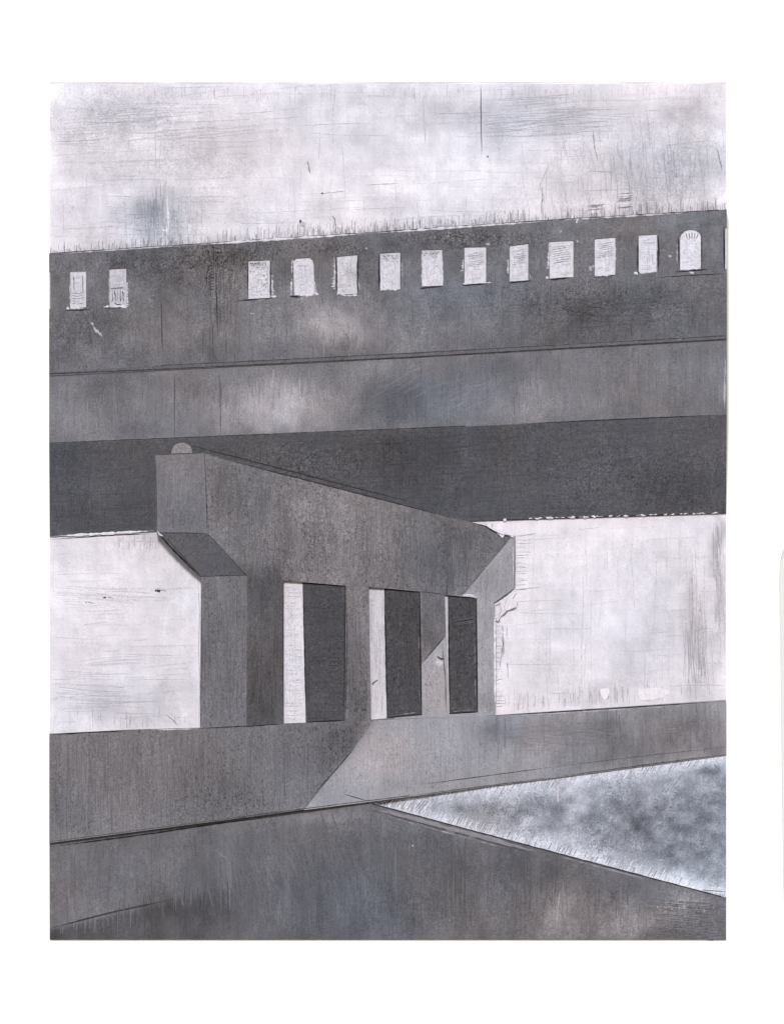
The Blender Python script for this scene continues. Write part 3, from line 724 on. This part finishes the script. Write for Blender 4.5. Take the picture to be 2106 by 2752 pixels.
# chipped white paint along the top edge
m = Marks(d_deck)
pts = [(float(x), float(top(x))+2.6+R.uniform(-0.6, 0.6)) for x in np.arange(136, 1860, 9)]
m.line(pts[:45], 2.6, GR(212), h=1.2, rnd=R, wj=0.6); m.line(pts[40:100], 4.6, GR(226), h=1.4, rnd=R, wj=0.5); m.line(pts[95:152], 4.6, GR(222), h=1.4, rnd=R, wj=0.6)
m.line(pts[150:], 3.6, GR(214), h=1.2, rnd=R, wj=0.8)
m.build('paint_ridge', M_MARK, br)
m = Marks(d_deck)
for k in range(1, 5): pass
m.line([(float(x), float(top(x))+0.3) for x in np.arange(136, 1940, 14)], 2.0, GR(70), h=0.4, rnd=R, wj=0.7, taper=False)
m.build('edge_line', M_MARK, br)
# graphite on the parapet
m = Marks(d_deck)
holes_ = [wpoly(i) for i in range(15)]
class Wrap: pass
def clear_of(x, y, r=4):
    for i in range(15):
        a, b, tl, tr, bl, br_ = WIN[i]
        if a-r < x < b+r and min(tl, tr)-r < y < bl+r: return False
    return True
def specks_c(M, tone, n, size, delta, boxes, elong=1.2):
    k = 0
    while k < n:
        b = R.choice(boxes); x = R.gauss(b[0], b[2]*0.6); y = R.gauss(b[1], b[3]*0.6)
        if not (L0+4 < x < R0-4 and float(top(x))+6 < y < float(course(x))-14) or not clear_of(x, y, 7): k += 0.2; continue
        r = R.uniform(*size)*0.62; M.blot(x, y, r, r*elong*R.uniform(0.6, 1.4), tcol(tone, x, y, R.uniform(*delta)), h=0.4, rnd=R, n=6, jag=0.5); k += 1
specks_c(m, par_t, 900, (0.9, 2.8), (-44, -10), [(600, 690, 130, 35), (700, 680, 80, 24), (520, 700, 60, 30), (330, 705, 80, 25), (900, 665, 60, 14), (1180, 640, 90, 16), (1330, 640, 110, 18), (800, 670, 80, 20)])
specks_c(m, par_t, 900, (0.8, 2.2), (-30, -6), [(1600, 800, 300, 70), (1700, 850, 200, 50), (200, 920, 90, 70), (1200, 820, 300, 60), (700, 850, 300, 70)])
specks_c(m, par_t, 500, (0.9, 2.6), (8, 30), [(600, 750, 70, 60), (900, 870, 120, 50), (1650, 680, 160, 50), (1560, 690, 60, 50), (1150, 880, 120, 50), (1700, 850, 200, 60), (540, 800, 70, 50)])
def vstrokes(M, tone, n, rng, ylo, yhi, delta, length, width=(1.2, 3.5)):
    k = 0
    while k < n:
        x = R.uniform(*rng); y0 = R.uniform(float(ylo(x))+8, float(yhi(x))-16); y1 = min(y0+R.uniform(*length), float(yhi(x))-14)
        if y1-y0 < 8 or not (clear_of(x, y0, 6) and clear_of(x, y1, 6) and clear_of(x, (y0+y1)/2, 6)): k += 0.3; continue
        M.line([(x, y0), (x+R.uniform(-1, 1), (y0+y1)/2), (x, y1)], R.uniform(*width), tcol(tone, x, (y0+y1)/2, R.uniform(*delta)), h=0.3, rnd=R, wj=0.4); k += 1
vstrokes(m, par_t, 420, (140, 1944), top, course, (-9, 9), (20, 90))
vstrokes(m, par_t, 90, (560, 650), top, course, (-30, 14), (20, 70), (1.2, 2.6))
for k in range(9):
    yy = 716 + k*8; m.line([(560, yy+6), (566, yy), (576, yy-2)], 2.2, GR(66), h=0.5, rnd=R)
m.line([(557, 770), (556, 740), (562, 718), (572, 706)], 2.6, GR(64), h=0.5, rnd=R, seg=8)
for (a, b) in [((1507, 828), (1545, 840)), ((1545, 840), (1560, 836)), ((1560, 840), (1600, 850)), ((1580, 824), (1620, 830)), ((1590, 858), (1606, 866))]:
    m.line([a, b], 2.4, GR(62), h=0.5, rnd=R, seg=5, wj=0.7, wob=1)
scatter(m, par_t, [(138, 740), (1250, 800), (1500, 800), (1944, 750), (1944, 880), (138, 980)], 140, (20, 90), (1.2, 2.4), -3, (-12, 6), R, boxes=[(1650, 820, 260, 50)], angj=2)
m.build('graphite_marks', M_MARK, br)
m = Marks(d_deck)        # loose flecks of white paint
m.line([(245, 864), (256, 882), (263, 892), (276, 905)], 6, GR(186), h=1.2, rnd=R, seg=4, wj=0.7, wob=1.5)
for (x_, y_, r_) in [(676, 842, 5), (683, 844, 3), (700, 845, 2), (984, 669, 3.5), (1506, 623, 5), (1550, 649, 4), (1798, 690, 5), (1585, 722, 7), (1592, 717, 4), (1310, 658, 6), (722, 836, 2), (607, 911, 2), (1555, 715, 3), (990, 797, 2.5)]:
    m.blot(x_, y_, r_*0.8, r_*0.7, GR(172), rnd=R, jag=0.6)
m.line([(1547, 600), (1551, 590)], 5, GR(206), rnd=R)
m.build('paint_flecks', M_MARK, br)
# graphite on the fascia beam and the soffit
m = Marks(d_fas)
fpi = [(138, 1012), (434, 1000), (1100, 967), (1946, 920), (1946, 1110), (1100, 1147), (138, 1187)]
scatter(m, fas_t, fpi, 520, (20, 120), (1.4, 4), 90, (-9, 10), R, angj=2)
specks(m, fas_t, fpi, 1100, (0.8, 2.2), (-24, -5), R); specks(m, fas_t, fpi, 500, (0.8, 2.2), (5, 18), R)
scatter(m, fas_t, fpi, 60, (30, 110), (2, 5), -25, (6, 22), R, boxes=[(1260, 1050, 70, 40), (1080, 1040, 50, 30)], angj=8)
specks(m, fas_t, fpi, 260, (1.2, 3), (8, 26), R, boxes=[(1420, 1110, 40, 30), (1490, 1080, 20, 20)])
m.line([(1557, 1050), (1566, 1085), (1575, 1095)], 8, GR(132, -0.4), rnd=R, h=0.5); m.line([(1945, 960), (1944, 1100)], 5, GR(176), h=0.6, seg=12, wj=0.7, rnd=R)
m.build('graphite_marks', M_MARK, br)
m = Marks(d_soff)
spl = [(138, 1202), (1100, 1162), (1946, 1124), (1946, 1372), (1262, 1392), (1000, 1328), (600, 1212), (410, 1212), (410, 1420), (138, 1434)]
scatter(m, sof_t, spl, 420, (20, 90), (1.2, 3), 90, (-7, 9), R, angj=2); scatter(m, sof_t, spl, 420, (30, 140), (1.2, 2.6), -3, (-9, 6), R, angj=2)
specks(m, sof_t, spl, 1500, (0.8, 2.0), (-18, 18), R)
specks(m, sof_t, spl, 260, (1.0, 2.4), (10, 26), R, boxes=[(1252, 1200, 12, 60), (820, 1240, 120, 30), (1600, 1300, 100, 40)])
m.line([(1258, 1232), (1280, 1232)], 2, GR(120), rnd=R, h=0.5)
m.build('graphite_marks', M_MARK, br)
# ragged light and dark line where the soffit meets the white sky
m = Marks(d_soff)
m.line([(137, 1443-1.5), (270, 1434.5), (416, 1426.5)], 6.0, GR(232), h=1.4, seg=8, rnd=R, wj=0.5, wob=0.6)
m.build('paint_ridge', M_MARK, br)
m = Marks(d_soff)
xx = 1420.0
while xx < 1925:
    L_ = R.uniform(6, 30); yv = float(soff(xx)) - 2
    m.line([(xx, yv), (xx+L_, yv-L_*0.03)], R.uniform(2.5, 5.5), GR(R.choice([228, 232, 215])), h=1.2, rnd=R, seg=4, wj=0.7, wob=1.2); xx += L_*R.uniform(0.8, 1.9)
m.line([(1352, 1398), (1360, 1397)], 7, GR(226), h=1.3, rnd=R)
m.build('paint_ridge', M_MARK, br)
jl(br, d_soff, [(1262, 1401-1), (1350, 1397.5), (1450, 1394), (1600, 1389), (1948, 1378.5)], 3.0, 44, h=0.7)
jl(sky_o, d_sky, [(136, 1450), (270, 1441), (412, 1434)], 2.4, 62, h=0.6)

# ---- the painted openings in the parapet
win_tones = [214, 212, 202, 220, 218, 212, 218, 220, 220, 218, 222, 220, 224, 226, 226]
labels_w = {3: 'black speckled opening', 13: 'round headed opening'}
for i in range(15):
    wp = wpoly(i); a, b, tl, tr, bl, br_ = WIN[i]
    cx, cy = (a+b)/2, (tl+bl)/2
    bl_ = []
    if i == 5: bl_ = [(cx, cy-10, 24, 26, -22)]
    if i in (3, 7, 6): bl_ = [(cx, tl+8, 40, 14, -22)]
    wt = Tone(win_tones[i], bl_, amp=9, scale=(12, 14), seed=100+i, tint=0.25, tamp=0.3)
    dd = D_DECK-7.0
    ww = [(x + (1 if x > cx else -1)*0.0, y) for x, y in wp]
    o = slab('opening', ww, lambda x, y: dd + 0*x, 40, M_PLAST, wt, br, grid=5, rough_depth=0.6)
    if i in labels_w: o['label'] = labels_w[i]
    if b-a < 10: continue
    rr = random.Random(300+i)
    df = lambda x, y: D_DECK-6.6 + 0*np.asarray(x, float)
    m = Marks(df)
    inn = [(a+3, max(tl, tr)+3 + (8 if i == 13 else 0)), (b-3, max(tl, tr)+3 + (8 if i == 13 else 0)), (b-3, min(bl, br_)-3), (a+3, min(bl, br_)-3)]
    scatter(m, wt, inn, 34, (8, 34), (1.2, 2.4), 88, (-30, 22), rr, angj=4)
    scatter(m, wt, inn, 30, (8, 34), (1.2, 2.4), -6, (-34, 24), rr, angj=6)
    specks(m, wt, inn, 26, (0.9, 2.0), (-60, 20), rr)
    if i in (3,): specks(m, wt, inn, 120, (0.9, 2.4), (-140, -50), rr)
    if i in (3, 6, 7): specks(m, wt, inn, 55, (1.0, 2.4), (-130, -50), rr, boxes=[(cx, tl+9, 34, 9)])
    if i in (8, 9, 10, 11):
        for k in range(8):
            yy = tl+12+k*(5 if i != 10 else 6); m.line([(a+5+rr.random()*8, yy+4), (b-5-rr.random()*6, yy-3)], 1.8, GR(rr.choice([155, 180, 140, 236])), h=0.7, rnd=rr, seg=6, wj=0.8, wob=0.6)
    if i == 1:
        for k in range(5): m.line([(a+4, 788+k*7), (cx, 790+k*7), (b-4, 786+k*7)], 2, GR(rr.choice([125, 150])), h=0.7, rnd=rr, seg=6, wj=0.6)
        m.line([(a+10, 745), (a+11, 780)], 2, GR(110), rnd=rr); m.line([(b-9, 742), (b-8, 785)], 2, GR(110), rnd=rr)
    if i == 2:
        m.line([(a+5, 776), (b-8, 774)], 2, GR(80), rnd=rr)
        for k in range(5): m.line([(a+8+k*7, 782), (a+10+k*7, 812)], 2.4, GR(rr.choice([110, 140, 95])), h=0.8, rnd=rr, seg=6, wj=0.6, wob=1.5)
        m.line([(a+14, 814), (a+22, 820), (a+32, 818)], 3, GR(60), rnd=rr)
    if i == 13:
        for k in range(5): m.line([(a+16+k*8, 626+abs(k-2)*2), (a+20+k*6, 642)], 2, GR(110), h=0.6, rnd=rr)
    m.build('brush_marks', M_MARK, o)
    # dark drawn edges and dragged white paint, on the parapet round the opening
    m = Marks(d_deck)
    def dk(p, q, w=3.2, t=52): m.line([p, q], w, GR(t), h=0.7, seg=8, rnd=rr, wj=0.35, wob=0.5)
    def wh(p, q, w=3.5, t=222): m.line([p, q], w, GR(t), h=1.3, seg=5, rnd=rr, wj=0.6, wob=0.8)
    def teeth(x0, ya, yb, sgn):
        yy = ya
        while yy < yb:
            ln = rr.uniform(4, 11)*(0.5 + 0.5*(yy-ya)/(yb-ya)); m.line([(x0, yy), (x0+sgn*ln*0.6, yy+1), (x0+sgn*ln, yy+2)], rr.uniform(3, 4.5), GR(rr.choice([200, 180, 215])), h=1.1, rnd=rr); yy += rr.uniform(5, 8)
        wh((x0+sgn*1.5, ya), (x0+sgn*2.5, yb), 3)
    if i == 1: dk((178, 836), (245, 833)); wh((186, 826), (184, 832), 5); wh((188, 830), (228, 829)); wh((190, 732), (190, 826), 1.8, 210)
    if i == 2: dk((275, 829), (330, 827)); wh((281, 827), (296, 824), 5); wh((296, 826), (350, 824), 5); teeth(341, 762, 822, 1); wh((295, 724), (295, 824), 1.8, 205)
    if i == 3: dk((640, 809), (735, 802), 3.6); dk((727, 700), (727, 802), 3); dk((667, 705), (667, 800), 2); teeth(730, 742, 800, 1); wh((728, 798), (744, 798), 5); wh((686, 808), (716, 806), 2.5, 170)
    if i == 4: dk((778, 797), (812, 798), 5); teeth(786, 752, 794, -1); wh((786, 697), (785, 740), 4, 190); wh((800, 796), (846, 792), 5); wh((846, 788), (856, 793), 6); teeth(844, 760, 786, 1)
    if i == 5: dk((904, 684), (905, 788), 3.2); dk((961, 686), (961, 792), 4.6); teeth(901, 700, 780, -1); wh((898, 690), (898, 712), 3, 190); wh((908, 790), (930, 796), 4); wh((930, 796), (960, 794), 4); wh((962, 752), (966, 782), 2.5, 190)
    if i == 6: dk((1018, 682), (1019, 783), 4.6); dk((1076, 677), (1077, 772), 2.2, 80); wh((1022, 781), (1045, 777)); wh((1045, 779), (1068, 779)); wh((1078, 690), (1080, 775), 2.2, 180)
    if i == 7: dk((1128, 776), (1186, 770), 6, 60); wh((1133, 672), (1133, 768), 2, 210); wh((1188, 690), (1191, 768), 2.2, 205)
    if i == 8: dk((1242, 768), (1304, 763), 4.4); wh((1243, 764), (1256, 764), 4); wh((1304, 761), (1318, 760), 4); teeth(1245, 700, 730, -1)
    if i == 9: dk((1366, 761), (1428, 755), 4.4); teeth(1366, 700, 738, -1); wh((1420, 730), (1424, 752), 2.4, 200)
    if i == 10: dk((1472, 753), (1538, 746), 4.6); teeth(1474, 680, 725, -1); wh((1466, 745), (1472, 748), 5); wh((1475, 650), (1474, 690), 4, 205)
    if i == 11: dk((1592, 746), (1650, 740), 3.4); wh((1652, 640), (1651, 738), 2.2, 225); wh((1596, 744), (1640, 741), 2.5)
    if i == 12: dk((1712, 650), (1711, 734), 4); dk((1766, 634), (1767, 728), 5.5, 58); wh((1702, 735), (1712, 735), 5); dk((1712, 734), (1716, 733), 5, 30); wh((1718, 736), (1766, 731), 3); wh((1764, 640), (1762, 728), 2)
    if i == 13: dk((1820, 636), (1823, 726), 2.8); dk((1883, 622), (1883, 738), 2.6); dk((1811, 732), (1900, 725), 4); wh((1817, 650), (1818, 714), 2.4, 190); wh((1822, 729), (1884, 722), 2.4); wh((1850, 732), (1862, 736), 5)
    if m.v: m.build('paint_edge', M_MARK, o)
jl(br, d_deck, [(1942.5, 610), (1943.5, 730)], 4.4, 50)

# ================================================================= PIER
pr = thing('bridge_pier', 'grey hammerhead bridge pier with three tall openings standing on the retaining wall', 'pier', 800, 1955, 60)
cap_poly = [(418, 1222), (550, 1218), (553, 1300), (561, 1434), (421, 1431)]
cap_t = Tone(121, [(490, 1280, 60, 40, 6), (500, 1400, 60, 40, -6), (440, 1300, 20, 60, -2)], amp=5, scale=(60, 70), seed=61, tint=0.0, tamp=0.4)
slab('cap_end', cap_poly, d_cap, 10, M_BEAM, cap_t, pr, grid=9)
arc = [(462, 1219)] + [(490-28*math.cos(a), 1219-29*math.sin(a)**0.8) for a in np.linspace(0.25, math.pi-0.25, 9)] + [(518, 1218)]
slab('bearing', arc, lambda x, y: 105.5+0*x, 80, M_BEAM, Tone(138, amp=4, seed=62), pr, grid=9)
und_poly = [(423, 1431), (561, 1434), (672, 1547), (541, 1550), (534, 1546)]
und_t = Tone(94, [(500, 1470, 40, 40, 2)], amp=4, scale=(50, 50), seed=63, tint=0.3, tamp=0.4)
slab('cap_underside', und_poly, d_under, 10, M_DARK, und_t, pr, grid=9)
col_poly = [(541, 1550), (665, 1547), (663, 1951), (538, 1957)]
col_t = Tone(116, [(600, 1750, 50, 60, -3), (580, 1600, 50, 40, 3), (640, 1900, 40, 60, 3), (600, 1850, 40, 50, -4)], amp=6, scale=(30, 80), seed=64, tint=-0.1, tamp=0.4)
slab('column', col_poly, d_col, 10, M_PIT, col_t, pr, grid=9)
# side wall: part painted in cast shadow (upper, left), part painted sunlit (lower, right)
O = [[(762, 1560), (929, 1574), (927, 1937), (762, 1946)], [(990, 1577), (1129, 1590), (1134, 1922), (996, 1934)], [(1194, 1599), (1281, 1606), (1284, 1915), (1204, 1920)]]
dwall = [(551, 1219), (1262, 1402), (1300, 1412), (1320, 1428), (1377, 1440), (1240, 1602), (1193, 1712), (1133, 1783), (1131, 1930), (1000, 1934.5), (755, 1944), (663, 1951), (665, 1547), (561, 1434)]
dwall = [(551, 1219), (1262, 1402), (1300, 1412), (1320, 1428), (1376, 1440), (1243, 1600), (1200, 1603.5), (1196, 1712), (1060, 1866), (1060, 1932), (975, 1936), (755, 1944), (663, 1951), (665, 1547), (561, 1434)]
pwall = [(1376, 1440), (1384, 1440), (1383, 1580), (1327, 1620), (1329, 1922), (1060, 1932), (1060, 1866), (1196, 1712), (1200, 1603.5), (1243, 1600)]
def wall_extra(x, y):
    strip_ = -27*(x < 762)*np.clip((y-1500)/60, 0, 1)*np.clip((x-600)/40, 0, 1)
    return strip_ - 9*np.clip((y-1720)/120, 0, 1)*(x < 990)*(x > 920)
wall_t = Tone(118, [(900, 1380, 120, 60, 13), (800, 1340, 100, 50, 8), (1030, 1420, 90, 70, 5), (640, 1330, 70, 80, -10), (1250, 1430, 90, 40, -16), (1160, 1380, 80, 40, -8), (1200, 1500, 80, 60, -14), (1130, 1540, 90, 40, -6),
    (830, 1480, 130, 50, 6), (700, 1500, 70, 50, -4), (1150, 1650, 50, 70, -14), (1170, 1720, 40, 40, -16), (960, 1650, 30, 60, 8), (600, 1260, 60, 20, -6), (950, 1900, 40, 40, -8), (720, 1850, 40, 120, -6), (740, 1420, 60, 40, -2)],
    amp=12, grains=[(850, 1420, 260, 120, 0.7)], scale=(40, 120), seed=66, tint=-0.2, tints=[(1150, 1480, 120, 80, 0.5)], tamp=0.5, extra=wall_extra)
lit_t = Tone(158, [(1340, 1530, 50, 60, -3), (1300, 1600, 30, 60, 4), (1300, 1800, 30, 90, 6), (1170, 1850, 40, 60, 8), (1180, 1770, 30, 30, 8), (1240, 1580, 20, 20, 14), (1300, 1560, 40, 30, -12), (1320, 1900, 16, 30, -14)],
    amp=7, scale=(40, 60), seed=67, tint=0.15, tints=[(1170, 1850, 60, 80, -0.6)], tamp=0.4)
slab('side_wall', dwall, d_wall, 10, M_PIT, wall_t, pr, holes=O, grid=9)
pw = slab('side_wall', pwall, d_wall, 10, M_LIT, lit_t, pr, holes=O[1:], grid=9); pw['label'] = 'far end of the pier wall painted as sunlit'
# openings: white gap on the left, dark slanting jamb on the right of each
splitx = [((813, 1564), (822, 1943)), ((1032, 1581), (1039, 1931)), ((1203, 1600), (1207, 1919.5))]
jt = [78, 76, 78]
for i in range(3):
    h = O[i]; (sx0, sy0), (sx1, sy1) = splitx[i]
    xw = float(d_wall(np.array([h[1][0]]), 0)[0])
    gapd = float(d_wall(np.array([h[0][0]]), 0)[0]) - 26
    if i == 2: gapd = 26
    wt = Tone([222, 212, 205][i], [(h[0][0]+20, 1600, 40, 30, -6)], amp=7, scale=(16, 30), seed=130+i, tint=-0.1, tamp=0.3)
    op = slab('opening', [h[0], (sx0, sy0), (sx1, sy1), h[3]], lambda x, y: gapd+0*x, 8, M_PLAST, wt, pr, grid=6, rough_depth=0.5)
    m = Marks(lambda x, y: gapd+0.8+0*np.asarray(x, float)); rr = random.Random(500+i)
    inn = [(h[0][0]+2, h[0][1]+4), (sx0-2, sy0+4), (sx1-3, sy1-6), (h[3][0]+2, h[3][1]-6)]
    if i == 0: scatter(m, wt, inn, 90, (10, 40), (1.2, 2.6), 0, (-22, 14), rr, angj=2); scatter(m, wt, inn, 40, (20, 90), (1.2, 2.6), 90, (-12, 14), rr, angj=1)
    elif i == 1: scatter(m, wt, inn, 110, (20, 110), (1.2, 2.4), 89, (-40, 20), rr, angj=1.2); m.line([(1002, 1836), (1014, 1828)], 4, GR(52), h=0.8, rnd=rr); m.blot(1001, 1838, 3, 3, GR(60))
    if m.v: m.build('brush_marks', M_MARK, op)
    jd0 = gapd+3; xr = h[1][0]
    def jdep(x, y, jd0=jd0, xs0=sx0, xr=xr, xw=xw): return np.interp(x, [xs0, xr], [jd0, xw-6])
    tnj = Tone(jt[i], grains=[(xr-50, 1750, 200, 300, 0.5)], blobs=[(xr-30, 1650, 60, 40, -4), (xr-40, 1900, 60, 40, 3)], amp=4, scale=(30, 30), seed=140+i, tint=0.0, tamp=0.3)
    jamb = slab('jamb', [(sx0, sy0), h[1], h[2], (sx1, sy1)], jdep, 8, M_DARK, tnj, op, grid=8)
    m = Marks(jdep); inn = [(sx0+10, sy0+10), (h[1][0]-5, h[1][1]+8), (h[2][0]-5, h[2][1]-8), (sx1+5, sy1-8)]
    scatter(m, tnj, inn, 130, (10, 60), (1.2, 2.4), 0 if i == 0 else 90, (-10, 16), rr, angj=3); specks(m, tnj, inn, 200, (0.8, 2), (-10, 12), rr)
    if i == 2:
        for k in range(4): m.line([(1222, 1668+k*4), (1272, 1660+k*4)], 2, GR(rr.choice([104, 46])), h=0.6, rnd=rr)
    m.line([(sx0+1, sy0+4), (sx1+1, sy1)], 3.6 if i else 3.0, GR(40, 0.4), h=0.8, seg=12, rnd=rr, wj=0.3)
    m.line([(sx0, sy0+2), (h[1][0], h[1][1]+2)], 4.2 if i < 2 else 3, GR(40), h=0.8, seg=10, rnd=rr, wj=0.4)
    m.line([(h[1][0]-2, h[1][1]+4), (h[2][0]-2, h[2][1]-2)], 3.6 if i else 2.4, GR(42), h=0.8, seg=12, rnd=rr, wj=0.3)
    m.line([(sx1, sy1-2), (h[2][0], h[2][1]-2)], 3.6, GR(42), h=0.8, seg=10, rnd=rr, wj=0.5)
    if i: m.line([(sx1+8, sy1-7), (h[2][0]-8, h[2][1]-8)], 1.8, GR(150), h=1.0, seg=8, rnd=rr, wj=0.8); m.line([(h[2][0]-9, h[1][1]+90), (h[2][0]-7, h[2][1]-20)], 1.6, GR(140), h=1, seg=9, rnd=rr, wj=0.9)
    m.build('graphite_marks', M_MARK, jamb)
# pitting, streaks and drawn edges on the pier
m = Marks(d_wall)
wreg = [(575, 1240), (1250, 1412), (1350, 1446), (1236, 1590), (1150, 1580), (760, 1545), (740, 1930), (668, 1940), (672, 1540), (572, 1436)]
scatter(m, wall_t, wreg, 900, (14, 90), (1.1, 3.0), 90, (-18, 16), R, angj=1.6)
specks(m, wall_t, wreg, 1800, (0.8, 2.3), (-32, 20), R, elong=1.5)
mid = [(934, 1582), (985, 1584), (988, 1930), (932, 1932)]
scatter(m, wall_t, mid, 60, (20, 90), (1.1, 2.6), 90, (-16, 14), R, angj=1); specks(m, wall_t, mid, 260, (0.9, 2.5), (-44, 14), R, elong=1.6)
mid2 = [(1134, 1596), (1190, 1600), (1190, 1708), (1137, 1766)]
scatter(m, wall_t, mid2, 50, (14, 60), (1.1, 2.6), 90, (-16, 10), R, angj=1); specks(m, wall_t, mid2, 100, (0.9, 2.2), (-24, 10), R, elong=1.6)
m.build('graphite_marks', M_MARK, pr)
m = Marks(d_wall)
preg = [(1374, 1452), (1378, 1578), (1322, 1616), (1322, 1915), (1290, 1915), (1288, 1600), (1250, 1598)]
scatter(m, lit_t, preg, 110, (14, 60), (1.2, 3.4), 90, (-12, 12), R, angj=3); specks(m, lit_t, preg, 200, (0.9, 2.6), (-46, 22), R)
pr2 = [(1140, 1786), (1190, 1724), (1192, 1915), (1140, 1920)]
specks(m, lit_t, pr2, 110, (1.0, 2.8), (-60, 26), R); scatter(m, lit_t, pr2, 30, (10, 40), (1.2, 3), 80, (-14, 16), R, angj=20)
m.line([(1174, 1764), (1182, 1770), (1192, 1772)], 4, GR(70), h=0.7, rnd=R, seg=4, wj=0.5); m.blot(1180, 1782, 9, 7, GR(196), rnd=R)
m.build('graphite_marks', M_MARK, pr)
m = Marks(d_col); cin = [(545, 1556), (660, 1552), (660, 1944), (543, 1950)]
scatter(m, col_t, cin, 260, (14, 100), (1.1, 3), 90, (-16, 12), R, angj=1.4); specks(m, col_t, cin, 520, (0.9, 2.6), (-42, 12), R, elong=1.6)
m.build('graphite_marks', M_MARK, pr)
m = Marks(d_cap); ci = [(424, 1228), (546, 1224), (556, 1428), (426, 1425)]
scatter(m, cap_t, ci, 90, (14, 70), (1.2, 3.4), 90, (-8, 8), R, angj=2); specks(m, cap_t, ci, 260, (0.8, 2.1), (-22, 8), R, boxes=[(480, 1370, 60, 40), (490, 1300, 60, 80)])
m.build('graphite_marks', M_MARK, pr)
jl(pr, d_cap, [(418, 1223), (480, 1220), (550, 1218)], 2.0, 84); jl(pr, d_cap, [(420, 1226), (421, 1300), (423, 1428)], 2.8, 72)
jl(pr, d_cap, [(551, 1222), (554, 1300), (558, 1430)], 2.2, 84); jl(pr, d_cap, [(424, 1431), (558, 1433)], 2.4, 70)
jl(pr, d_under, [(440, 1436), (541, 1549), (666, 1545)], 2.4, 66); jl(pr, d_under, [(560, 1436), (669, 1544)], 2.6, 62)
jl(pr, d_under, [(428, 1436), (470, 1481), (534, 1545)], 5.5, 38, h=1.0)
jl(pr, d_under, [(424, 1428), (430, 1437), (438, 1440)], 6, 226, name='paint_ridge', h=1.3)
jl(pr, d_col, [(541, 1556), (542, 1700), (541, 1952)], 2.4, 84)
jl(sky_o, d_sky, [(531, 1556), (536, 1640), (533, 1740), (537, 1860), (533, 1948)], 4.2, 232, name='paint_ridge', h=2)
jl(pr, d_wall, [(556, 1222), (800, 1284.5), (1000, 1336), (1256, 1402)], 4.0, 56)
jl(br, d_soff, [(520, 1199), (700, 1245), (900, 1297), (1090, 1345)], 3.0, 70, h=3)
jl(pr, d_wall, [(1375, 1441), (1310, 1518), (1243, 1598)], 2.2, 100)  # outlines the painted cast shadow on the pier wall
jl(pr, d_wall, [(1192, 1714), (1166, 1745), (1137, 1778)], 3.0, 56)  # painted shadow outline continued between the openings
jl(pr, d_wall, [(1128, 1590), (1160, 1593), (1194, 1598)], 2.4, 70); jl(pr, d_wall, [(1200, 1572), (1200, 1600)], 2.4, 60)
jl(pr, d_wall, [(929, 1577), (932, 1700), (929, 1935)], 2.4, 62)
jl(pr, d_wall, [(1382, 1448), (1382, 1580)], 2.8, 100); jl(pr, d_wall, [(1380, 1458), (1379, 1568)], 2.6, 222, name='paint_ridge')
jl(pr, d_wall, [(1134, 1608), (1160, 1632), (1186, 1662)], 2.0, 122)
jl(pr, d_wall, [(1243, 1600), (1262, 1600), (1280, 1606)], 8, 206, name='paint_ridge', h=1.6)
jl(pr, d_wall, [(1188, 1730), (1196, 1820), (1198, 1915)], 2.4, 70)
jl(pr, d_wall, [(1328, 1624), (1329, 1700), (1330, 1912)], 5.0, 232, name='paint_ridge')
jl(pr, d_wall, [(760, 1562), (761, 1945)], 2.2, 60)
# torn thick white paint beside the far end of the pier
tw = Tone(224, [(1350, 1650, 20, 20, -14)], amp=10, scale=(9, 9), seed=150, tint=-0.2, tamp=0.2)
slab('torn_paint', [(1304, 1404), (1322, 1404), (1321, 1416), (1340, 1424), (1362, 1430), (1380, 1436), (1378, 1445), (1358, 1436), (1349, 1446), (1340, 1436), (1318, 1424), (1308, 1416)], lambda x, y: 33+0*x, 6, M_PLAST, tw, sky_o, grid=5, rough_depth=1.2)
slab('torn_paint', [(1328, 1622), (1352, 1606), (1370, 1588), (1384, 1578), (1386, 1594), (1376, 1610), (1390, 1617), (1386, 1634), (1364, 1640), (1344, 1658), (1338, 1672), (1328, 1666)], lambda x, y: 16+0*x, 6, M_PLAST, tw, sky_o, grid=5, rough_depth=1.5)
m = Marks(lambda x, y: 34.5+0*np.asarray(x, float))
m.line([(1270, 1405), (1304, 1414), (1325, 1427), (1352, 1438)], 2.8, GR(64), h=0.8, seg=6, rnd=R, wj=0.5)
m.line([(1352, 1437), (1376, 1440)], 2.0, GR(90), h=0.8, seg=6, rnd=R, wj=0.5)
m.build('crack', M_MARK, pr)
m = Marks(lambda x, y: 17.5+0*np.asarray(x, float))
for p_, t_ in [([(1335, 1618), (1358, 1602), (1382, 1580)], 70), ([(1345, 1658), (1362, 1642), (1386, 1632)], 96), ([(1332, 1660), (1336, 1672), (1342, 1664)], 110), ([(1340, 1618), (1346, 1640), (1340, 1656)], 150), ([(1362, 1606), (1354, 1632)], 170), ([(1330, 1628), (1345, 1622)], 120)]:
    m.line(p_, 2.4, GR(min(200, t_+45)), h=0.8, seg=5, rnd=R, wj=0.5, wob=0.5)
m.build('crack', M_MARK, sky_o)
# thin outline of the picture area pressed into the paper
m = Marks(lambda x, y: 0.3+0*np.asarray(x, float))
m.line([(134, 221.8), (700, 222), (1400, 221.5), (1951, 222)], 2.4, GR(196), h=0.4, seg=60, rnd=R, wj=0.4, taper=False)
m.line([(1953, 224), (1953, 560)], 1.6, GR(226), h=0.3, seg=60, rnd=R, wj=0.4)
m.build('pressed_line', M_MARK, paper_o)
me = None
